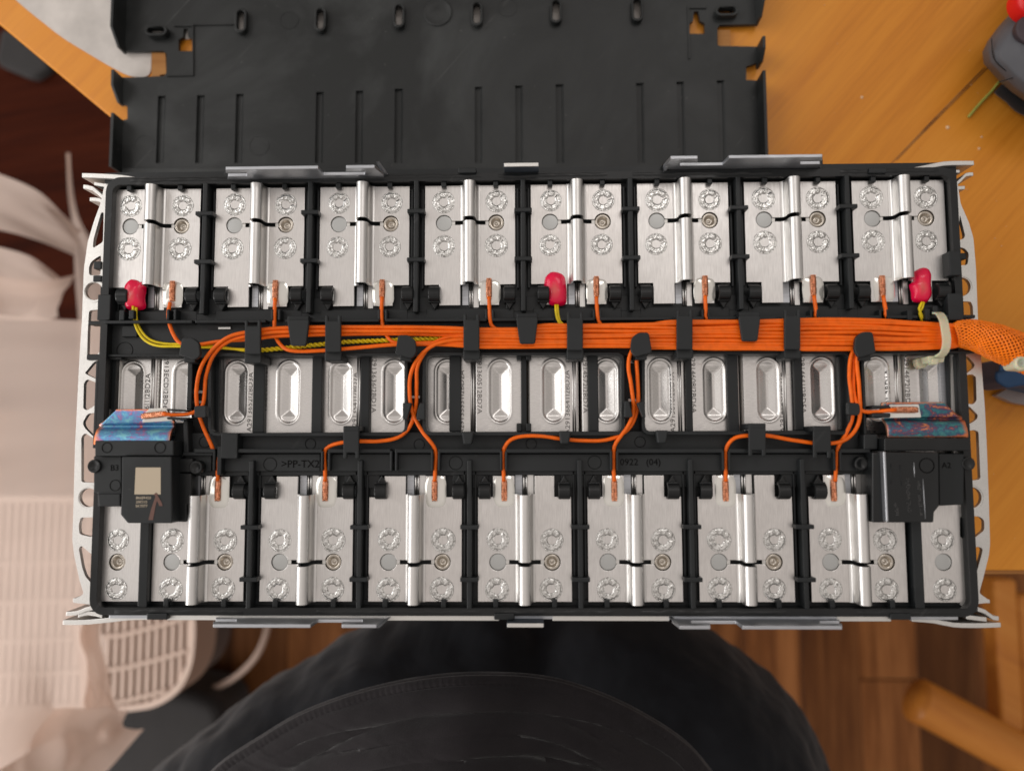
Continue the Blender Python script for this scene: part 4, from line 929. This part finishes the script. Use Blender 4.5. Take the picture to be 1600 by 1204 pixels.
# braided sleeve
sp = spline([W3(1492,524,118), W3(1505,522,119), W3(1525,524,120), W3(1550,532,121), W3(1575,542,121), W3(1600,552,120), W3(1635,566,117), W3(1680,580,112)], 1.0)
n = len(sp)
def srad(t): return float(np.interp(t, [0,.03,.1,.3,.6,1], [5.0,6.0,6.6,7.9,8.3,7.4]))
fr = []
a = None
for i in range(n):
    t = (sp[min(i+1,n-1)]-sp[max(i-1,0)]).normalized()
    a = Vector((0,0,1)).cross(t) if a is None else a-t*a.dot(t); a.normalize(); fr.append((t, a.copy(), t.cross(a)))
MB().tube(sp, [srad(i/(n-1))-.55 for i in range(n)], 28).build('sleeve_core', M['sleeve_in'], har)
b = MB(); NS = 25; turn = 2.1
for s_ in (1, -1):
    for k in range(NS):
        pts = []
        for i in range(0, n, 1):
            t, A, B = fr[i]; q = 2*math.pi*k/NS+s_*i/(n-1)*turn*2*math.pi*.62
            wv = .22*math.sin((i/(n-1)*turn*.62*2*NS)*math.pi*1.0+k*math.pi)*s_
            pts.append(sp[i]+(A*math.cos(q)+B*math.sin(q))*(srad(i/(n-1))+wv))
        b.tube(pts, .40, 5, False)
b.build('mesh_sleeve', M['sleeve'], har, kind='stuff')
# cable ties
b = MB(); pts = [(1462,489,119),(1468,490,121.5),(1474,500,125.2),(1477,515,126.6),(1479,530,126.2),(1478,543,124.8),(1473,553,122.2),(1464,558,120)]
P = spline([W3(*p) for p in pts], 1.5); rows = []
for i, p in enumerate(P):
    t = (P[min(i+1,len(P)-1)]-P[max(i-1,0)]).normalized(); sx = Vector((1,.0,0)); sx = (sx-t*sx.dot(t)).normalized(); nn = t.cross(sx)
    rows.append([tuple(p+sx*a_+nn*c_) for a_, c_ in ((-1.9,-.45),(1.9,-.45),(1.9,.45),(-1.9,.45))])
b.grid(rows, False, True); b.build('cable_tie', M['tie'], har, .25)
b = MB(); b.pprism(roundpoly([(1450,556),(1477,555),(1475,566),(1452,567)],2), 113.5, 120); b.pprism([(1457,560),(1467,560),(1466,569),(1457,569)], 117, 121.2); b.build('cable_tie_head', M['tie'], har, .5)
MB().prism(roundpoly(WP([(1428,561),(1440,557),(1452,562),(1446,574),(1434,577),(1429,570)],111),1), 109, 112.5).build('cable_tie_tail', M['tie'], har, .8)
b = MB(); b.prism(roundpoly(WP([(1584,562),(1600,550),(1640,560),(1640,580),(1588,576)],127),1.4), 118, 127); b.lathe(*W(1597,567,127.6), [(3.4,126.5),(3.2,128),(2.2,128.2),(1.8,127.2),(.1,127)], 18); b.build('cable_tie_head', M['tie'], har, .8)

# ================================================================== THINGS ON THE TABLE
# grey power tool, top right corner
def loftbody(name, m, secs, parent, bev=0):
    b = MB(); b.grid([[(*W(px,py,z), z) for px, py in s_] for z, s_ in secs], True, True)
    b.add([(*W(px,py,secs[-1][0]), secs[-1][0]) for px,py in secs[-1][1]], [tuple(range(len(secs[-1][1])))]); return b.build(name, m, parent, bev)
tool = thing('power_tool', 'grey rubber-cased power tool with a red button at the upper right edge of the table', 'power tool')
base = [(1720,-80),(1610,-60),(1596,-10),(1585,15),(1560,42),(1543,65),(1535,82),(1537,100),(1548,112),(1562,128),(1580,144),(1600,158),(1640,185),(1720,200)]
def shr(f): 
    cx, cy = 1680, 60; return [(cx+(x-cx)*f, cy+(y-cy)*f) for x, y in base]
loftbody('tool_case', M['toolgrey'], [(1, shr(.97)), (10, shr(1.0)), (22, shr(.99)), (32, shr(.93)), (38, shr(.80)), (40, shr(.6))], tool, 1.0)
MB().prism(circ(*W(1612,46,42),9,24), 38, 42.5).build('grip_inlay', M['tooldark'], tool, 1.0, 3)
MB().lathe(*W(1620,-4,46), [(11,36),(11,44),(9,47),(5,48),(.1,48.4)], 24).build('push_button', M['toolred'], tool)
b = MB()
for pts in ([(1550,60),(1553,90),(1568,108),(1586,121),(1606,140)], [(1586,121),(1600,108)], [(1586,121),(1562,128)]): b.tube(spline([(W(*p,35)[0], W(*p,35)[1], 35.4-abs(p[0]-1586)*.02) for p in pts], 2), .35, 5)
b.build('case_seam', M['velcro'], tool)
b = MB(); P = spline([W3(1560,138,6), W3(1575,150,7), W3(1596,168,6), W3(1650,200,5)], 2)
b.tube(P, [3.2+.2*math.sin(i) for i in range(len(P))], 10); tag(b.build('felt_strap', M['velcro']), 'black rolled felt strap lying beside the grey tool', 'strap')
tag(MB().tube(spline([W3(1561,128,2), W3(1550,142,1), W3(1530,163,.9), W3(1513,183,.9)], 2), .85, 8).build('wire_offcut', M['green']), 'short green wire offcut lying on the bare table below the grey tool', 'wire')
# blue plastic part and grey film, right edge under the sleeve
bl = thing('blue_clamp', 'blue plastic clamp under the braided sleeve at the right edge', 'clamp')
MB().prism(roundpoly(WP([(1562,560),(1574,562),(1600,574),(1660,580),(1660,615),(1600,602),(1574,607),(1558,596),(1556,588)],30),2.5), 8, 30).build('clamp_body', M['blue'], bl, 2, 3)
MB().prism(WP([(1564,563),(1580,563),(1576,577),(1562,580)],33), 29, 33).build('clamp_lip', M['blue'], bl, .8)
g_ = MB(); g_.prism(roundpoly(WP([(1556,617),(1578,605),(1600,601),(1660,600),(1660,640),(1600,632),(1583,629)],6),1), 1, 6); tag(g_.build('plastic_film', M['film'], bevel=.8), 'crumpled grey plastic film under the blue clamp', 'film')

# ================================================================== CHAIR, BENCH, BAG, APPLIANCE, CURTAIN
ch_ = thing('wooden_chair', 'orange wooden chair standing on the plank floor below the table edge', 'chair')
MB().tube(spline([W3(1432,1092,-420), W3(1470,1112,-420), W3(1540,1150,-420), W3(1640,1205,-420), W3(1720,1250,-420)], 8), [24]*3+[27]*200 if 0 else 25, 18).build('top_rail', M['chairwood'], ch_)
x, y, z = W3(1760, 1270, -430); MB().tube([(x,y,z),(x+25,y-10,-715)], [18,14], 12).build('leg', M['chairwood'], ch_)
MB().pbox(1560, 905, 1597, 1146, -455, -425).build('side_rail', M['chairwood'], ch_, 5, 3); MB().pbox(1600, 930, 1700, 1300, -455, -430).build('seat', M['chairwood'], ch_, 5, 3)
bench = thing('dark_wood_bench', 'dark reddish wooden bench below the slanted left end of the table', 'bench')
MB().pprism([(-140,-140),(210,-80),(235,400),(150,640),(-140,640)], -470, -440).build('bench_top', M['darkwood'], bench, 6, 3)
for px, py in ((-120,0),(190,0),(180,500),(-120,560)):
    x, y = W(px, py, -470); MB().box(x-20, y-20, -716, x+20, y+20, -471).build('leg', M['darkwood'], bench, 3)
g2 = MB().prism(roundpoly(WP([(10,50),(50,62),(90,110),(60,130),(0,105)],-436),10), -440, -425)
tag(g2.build('grey_cloth', M['bag'], bevel=6), 'dark crumpled cloth lying on the dark bench', 'cloth')
bag = MB(); P = [(180,1085),(225,1075),(300,1080),(345,1100),(352,1160),(345,1290),(150,1290),(150,1150)]
bag.prism(roundpoly(WP(P,-600),25,5), -716, -600)
tag(bag.build('dark_bag', M['bag'], bevel=25, seg=5), 'black soft bag standing on the floor beside the left leg', 'bag')
ap = thing('slatted_appliance', 'pale plastic appliance with a slatted rounded grille behind the curtain', 'appliance')
AZ = -470
rim = [(-140,775),(250,775),(292,850),(306,940),(308,990),(303,1040),(283,1080),(245,1104),(180,1112),(-140,1125)]
ro_ = roundpoly(WP(rim, AZ), 30, 6)
cxy = W(60, 950, AZ); ri_ = [(cxy[0]+(x-cxy[0])*.965, cxy[1]+(y-cxy[1])*.945) for x, y in ro_]
MB().prism(ro_, AZ-60, AZ+4, [ri_]).build('grille_rim', M['cream'], ap, 3, 3)
MB().prism([(cxy[0]+(x-cxy[0])*.98, cxy[1]+(y-cxy[1])*.97) for x, y in ro_], AZ-120, AZ-58).build('appliance_body', mat('appliance_interior', (.14,.12,.115), 0, .7), ap)
def inside(x, y, P):
    c = False
    for i in range(len(P)):
        (xa, ya), (xb, yb) = P[i-1], P[i]
        if (ya > y) != (yb > y) and x < (xb-xa)*(y-ya)/(yb-ya)+xa: c = not c
    return c
px = -120
while px < 306:
    x = W(px, 950, AZ)[0]; ys = [y for y in np.linspace(min(p[1] for p in ri_), max(p[1] for p in ri_), 160) if inside(x, y, ri_)]
    if len(ys) > 3: MB().box(x-2.4, ys[0]-2, AZ-40, x+2.4, ys[-1]+2, AZ).build('slat', M['cream'], ap)
    px += 12.6
for dy in (0, 52, 104, -60, -120):
    P = [p for p in spline([W3(-120,1045+dy-40,AZ+1), W3(150,1035+dy-40,AZ+1), W3(230,1022+dy-40,AZ+1), W3(306,1000+dy-40,AZ+1)], 6) if inside(p.x, p.y, ri_)]
    if len(P) > 3: MB().tube(P, 3.0, 8).build('cross_rib', M['cream'], ap)
MB().tube(spline([W3(425,930,-640), W3(415,990,-640), W3(396,1030,-640), W3(360,1062,-640), W3(318,1080,-640), W3(280,1083,-620), W3(250,1075,-560)], 6), 4.6, 10).build('power_cord', M['cord'], ap)
# curtain: rails from far side to near side, folded
cur = thing('sheer_curtain', 'pale pink sheer curtain hanging in folds at the left edge', 'curtain')
def drape(name, railA, railB, nfold, amp, seed, zbump=0, cm_='curtain'):
    n_ = 90; A = spline([W3(*p) for p in railA], 6); B = spline([W3(*p) for p in railB], 6)
    rs = lambda P, t: P[min(len(P)-1, int(t*(len(P)-1)))].lerp(P[min(len(P)-1, int(t*(len(P)-1))+1)], t*(len(P)-1)-int(t*(len(P)-1)))
    rows = []
    for i in range(n_+1):
        t = i/n_; a, b_ = rs(A, t), rs(B, t); row = []
        for j in range(41):
            s_ = j/40; p = a.lerp(b_, s_); ph = t*nfold*2*math.pi
            env = .35+.65*math.sin(math.pi*min(1, s_+.15))
            dz = amp*(math.sin(ph+1.3*math.sin(s_*3+seed))+.4*math.sin(2.3*ph+seed+s_*2))*env+amp*1.5*noise.noise((t*4, s_*3, seed))+zbump*math.sin(math.pi*s_)
            row.append((p.x, p.y, p.z+dz))
        rows.append(row)
    return MB().grid(rows).build(name, M[cm_], cur)
drape('main_drape', [(-160,484,-90),(-160,700,-90),(-160,950,-90),(-160,1300,-90)], [(176,505,-330),(172,680,-330),(160,860,-330),(165,1100,-330)], 7, 12, 1)
drape('upper_fold', [(-140,240,-180),(-60,255,-210),(0,272,-240),(60,300,-270),(130,362,-300)], [(-140,352,-180),(-60,355,-210),(0,360,-240),(60,376,-270),(117,399,-300)], 1.0, 5, 2, 6, cm_='curtain_fold')
drape('middle_fold', [(-140,380,-200),(-40,382,-230),(0,386,-250),(50,402,-280),(92,433,-300)], [(-140,450,-200),(-40,452,-230),(0,456,-250),(50,462,-280),(88,462,-300)], 1.0, 4, 3, 4, cm_='curtain_fold')
drape('hanging_fold', [(-140,428,-190),(-40,428,-220),(30,436,-250),(80,436,-280),(119,430,-300)], [(-140,500,-190),(-40,498,-220),(30,500,-250),(65,500,-280),(91,495,-300)], 1.3, 5, 4, 5, cm_='curtain_fold')
drape('narrow_strip', [(104,240,-380),(110,330,-380),(117,400,-380),(122,560,-380)], [(110,240,-380),(120,330,-380),(160,420,-380),(176,560,-380)], 1, 2, 6, cm_='curtain_fold')
drape('lower_fold', [(-140,1080,-200),(0,1100,-230),(110,1108,-260),(205,1105,-280)], [(-140,1320,-200),(0,1300,-230),(120,1250,-260),(222,1140,-280)], 2.5, 8, 5, 25, cm_='curtain_fold')
drape('hem_tail', [(100,940,-300),(112,1000,-300),(122,1060,-300),(140,1120,-300)], [(150,940,-300),(162,1010,-300),(172,1070,-300),(190,1120,-300)], 1, 5, 8, cm_='curtain_fold')

# ================================================================== PERSON (lap and shirt)
per = thing('person', 'person in black shirt and dark trousers sitting at the table, lap only', 'person')
def tubes(name, paths, m, vox, disp=0, parent=per, smooth=6, dscale=.09):
    b = MB()
    for P, rs in paths:
        Q = spline(P, 14); L = len(Q); rr = [float(np.interp(i/(L-1), np.linspace(0,1,len(rs)), rs)) for i in range(L)]
        b.tube(Q, rr, 24)
        for c, r_ in ((Q[0], rr[0]), (Q[-1], rr[-1])):
            rows = [[(c.x+r_*math.cos(p)*math.cos(t), c.y+r_*math.cos(p)*math.sin(t), c.z+r_*math.sin(p)) for t in [2*math.pi*k/20 for k in range(20)]] for p in [R(-88+176*k/10) for k in range(11)]]
            b.grid(rows, True, True); b.add([rows[0][k] for k in range(20)], [tuple(range(19,-1,-1))]); b.add([rows[-1][k] for k in range(20)], [tuple(range(20))])
    o = b.build(name, m, parent)
    r_ = o.modifiers.new('remesh', 'REMESH'); r_.mode = 'VOXEL'; r_.voxel_size = vox*MM; r_.use_smooth_shade = True
    s_ = o.modifiers.new('smooth', 'SMOOTH'); s_.iterations = smooth; s_.factor = .6
    if disp:
        t = bpy.data.textures.new(name+'_folds', 'CLOUDS'); t.noise_scale = dscale; t.noise_depth = 3
        d = o.modifiers.new('folds', 'DISPLACE'); d.texture = t; d.strength = disp*MM; d.mid_level = .5; d.texture_coords = 'LOCAL'
    return o
zc = -150
lth = [W3(290,1400,zc+10), W3(430,1268,zc), W3(560,1172,zc-5), W3(690,1092,zc-12), (*W(760,1010,zc-20), zc-60), (*W(770,960,zc-20), zc-330), (*W(770,960,zc-20), -690)]
rth = [W3(1150,1400,zc+10), W3(1135,1270,zc), W3(1095,1180,zc-5), W3(1010,1110,zc-12), (*W(930,1040,zc-20), zc-60), (*W(900,980,zc-20), zc-330), (*W(900,980,zc-20), -690)]
rl = [88,86,80,70,58,46,40]; rr_ = [92,88,84,76,62,46,40]
hips = [W3(330,1400,zc+5), W3(740,1420,zc+20), W3(1130,1400,zc+5)]
torso = [W3(740,1420,zc+20), (W(740,1420,zc)[0], W(740,1420,zc)[1]-60, 100)]
tubes('body', [(lth,[r_-34 for r_ in rl]), (rth,[r_-34 for r_ in rr_]), (hips,[56,64,56]), (torso,[60,50])], M['skin'], 9)
tubes('trousers', [(lth,rl), (rth,rr_), (hips,[92,104,92]), ([W3(560,1330,zc+10), W3(740,1260,zc+4), W3(950,1330,zc+10)],[92,84,92])], M['trousers'], 5, 26, smooth=8)
# shirt: surface from the rolled hem up over the belly
hem = [(300,1240),(345,1196),(400,1160),(470,1119),(560,1086),(650,1066),(740,1058),(840,1062),(920,1082),(1000,1118),(1075,1168),(1130,1235)]
H = spline([W3(a,b,48-abs(a-720)*.11) for a,b in hem], 1.2); n = len(H); cxh, cyh = W(730,1520,20)
rows = []
for j in range(106):
    row = []
    for i, p in enumerate(H):
        u = i/(n-1)
        if j < 6:                                    # rolled hem band
            q = Vector(p); a_ = j/5; dirv = Vector((cxh-p.x, cyh-p.y, 0)).normalized()
            q = q+dirv*(a_*7)+Vector((0,0,-6+6.5*math.sin(a_*math.pi*.5)))
        else:
            s_ = ((j-5)/100)**1.5; q = Vector(p).lerp(Vector((cxh, cyh, p.z)), s_*.86+.018)
            q.z += .3+62*math.sin(min(1, s_*1.15)*math.pi/2)
            ph = s_*25+1.8*noise.noise((u*2.4, s_*2.5, 1))+u*2.2; ph2 = s_*52+2.2*noise.noise((u*2.7, s_*3, 5))-u*3
            fold = -9*(1-abs(math.sin(ph)))**2*max(0, .6+1.0*noise.noise((u*3.3, s_*4, 4)))-4*(1-abs(math.sin(ph2)))**2*max(0, .45+1.0*noise.noise((u*5.1, s_*4, 9)))
            fold += 7*noise.noise((u*3.2, s_*4, 8))
            fold *= min(1, s_*8); q.z += fold
            q.z += -1.2*math.exp(-((s_-.012)/.012)**2)
        row.append(tuple(q))
    rows.append(row)
b = MB(); b.grid(rows)
sh = b.build('shirt', M['shirt'], per); sh.modifiers.new('thick', 'SOLIDIFY').thickness = 2.2*MM
#ss = sh.modifiers.new('sub', 'SUBSURF'); ss.levels = 1; ss.render_levels = 1
hb = MB()
hrows = []
for a_ in range(9):
    q_ = a_/8*math.pi*1.1; row = []
    for i, p in enumerate(H):
        dirv = Vector((cxh-p.x, cyh-p.y, 0)).normalized(); rib = .30*math.sin(i*2*math.pi/3.1)
        row.append(tuple(Vector(p)+dirv*(3.2-3.6*math.cos(q_))+Vector((0,0,-1.5+(2.6+rib)*math.sin(q_)))))
    hrows.append(row)
H4 = hb.grid(hrows).build('ribbed_hem', M['shirt'], per); H4.modifiers.new('thick', 'SOLIDIFY').thickness = .8*MM
# lint on the shirt
for k, (px, py, dx, dy) in enumerate(((553,1104,1.2,1.6),(849,1120,-1.0,1.6),(873,1133,-.6,2.4),(700,1114,.3,1.0))):
    x, y = W(px, py, 12); z = 14 
# finish
for o in bpy.data.objects:
    if o.name.startswith('Light'): pass
print('objects', len(bpy.data.objects), 'verts', sum(len(m_.vertices) for m_ in bpy.data.meshes))
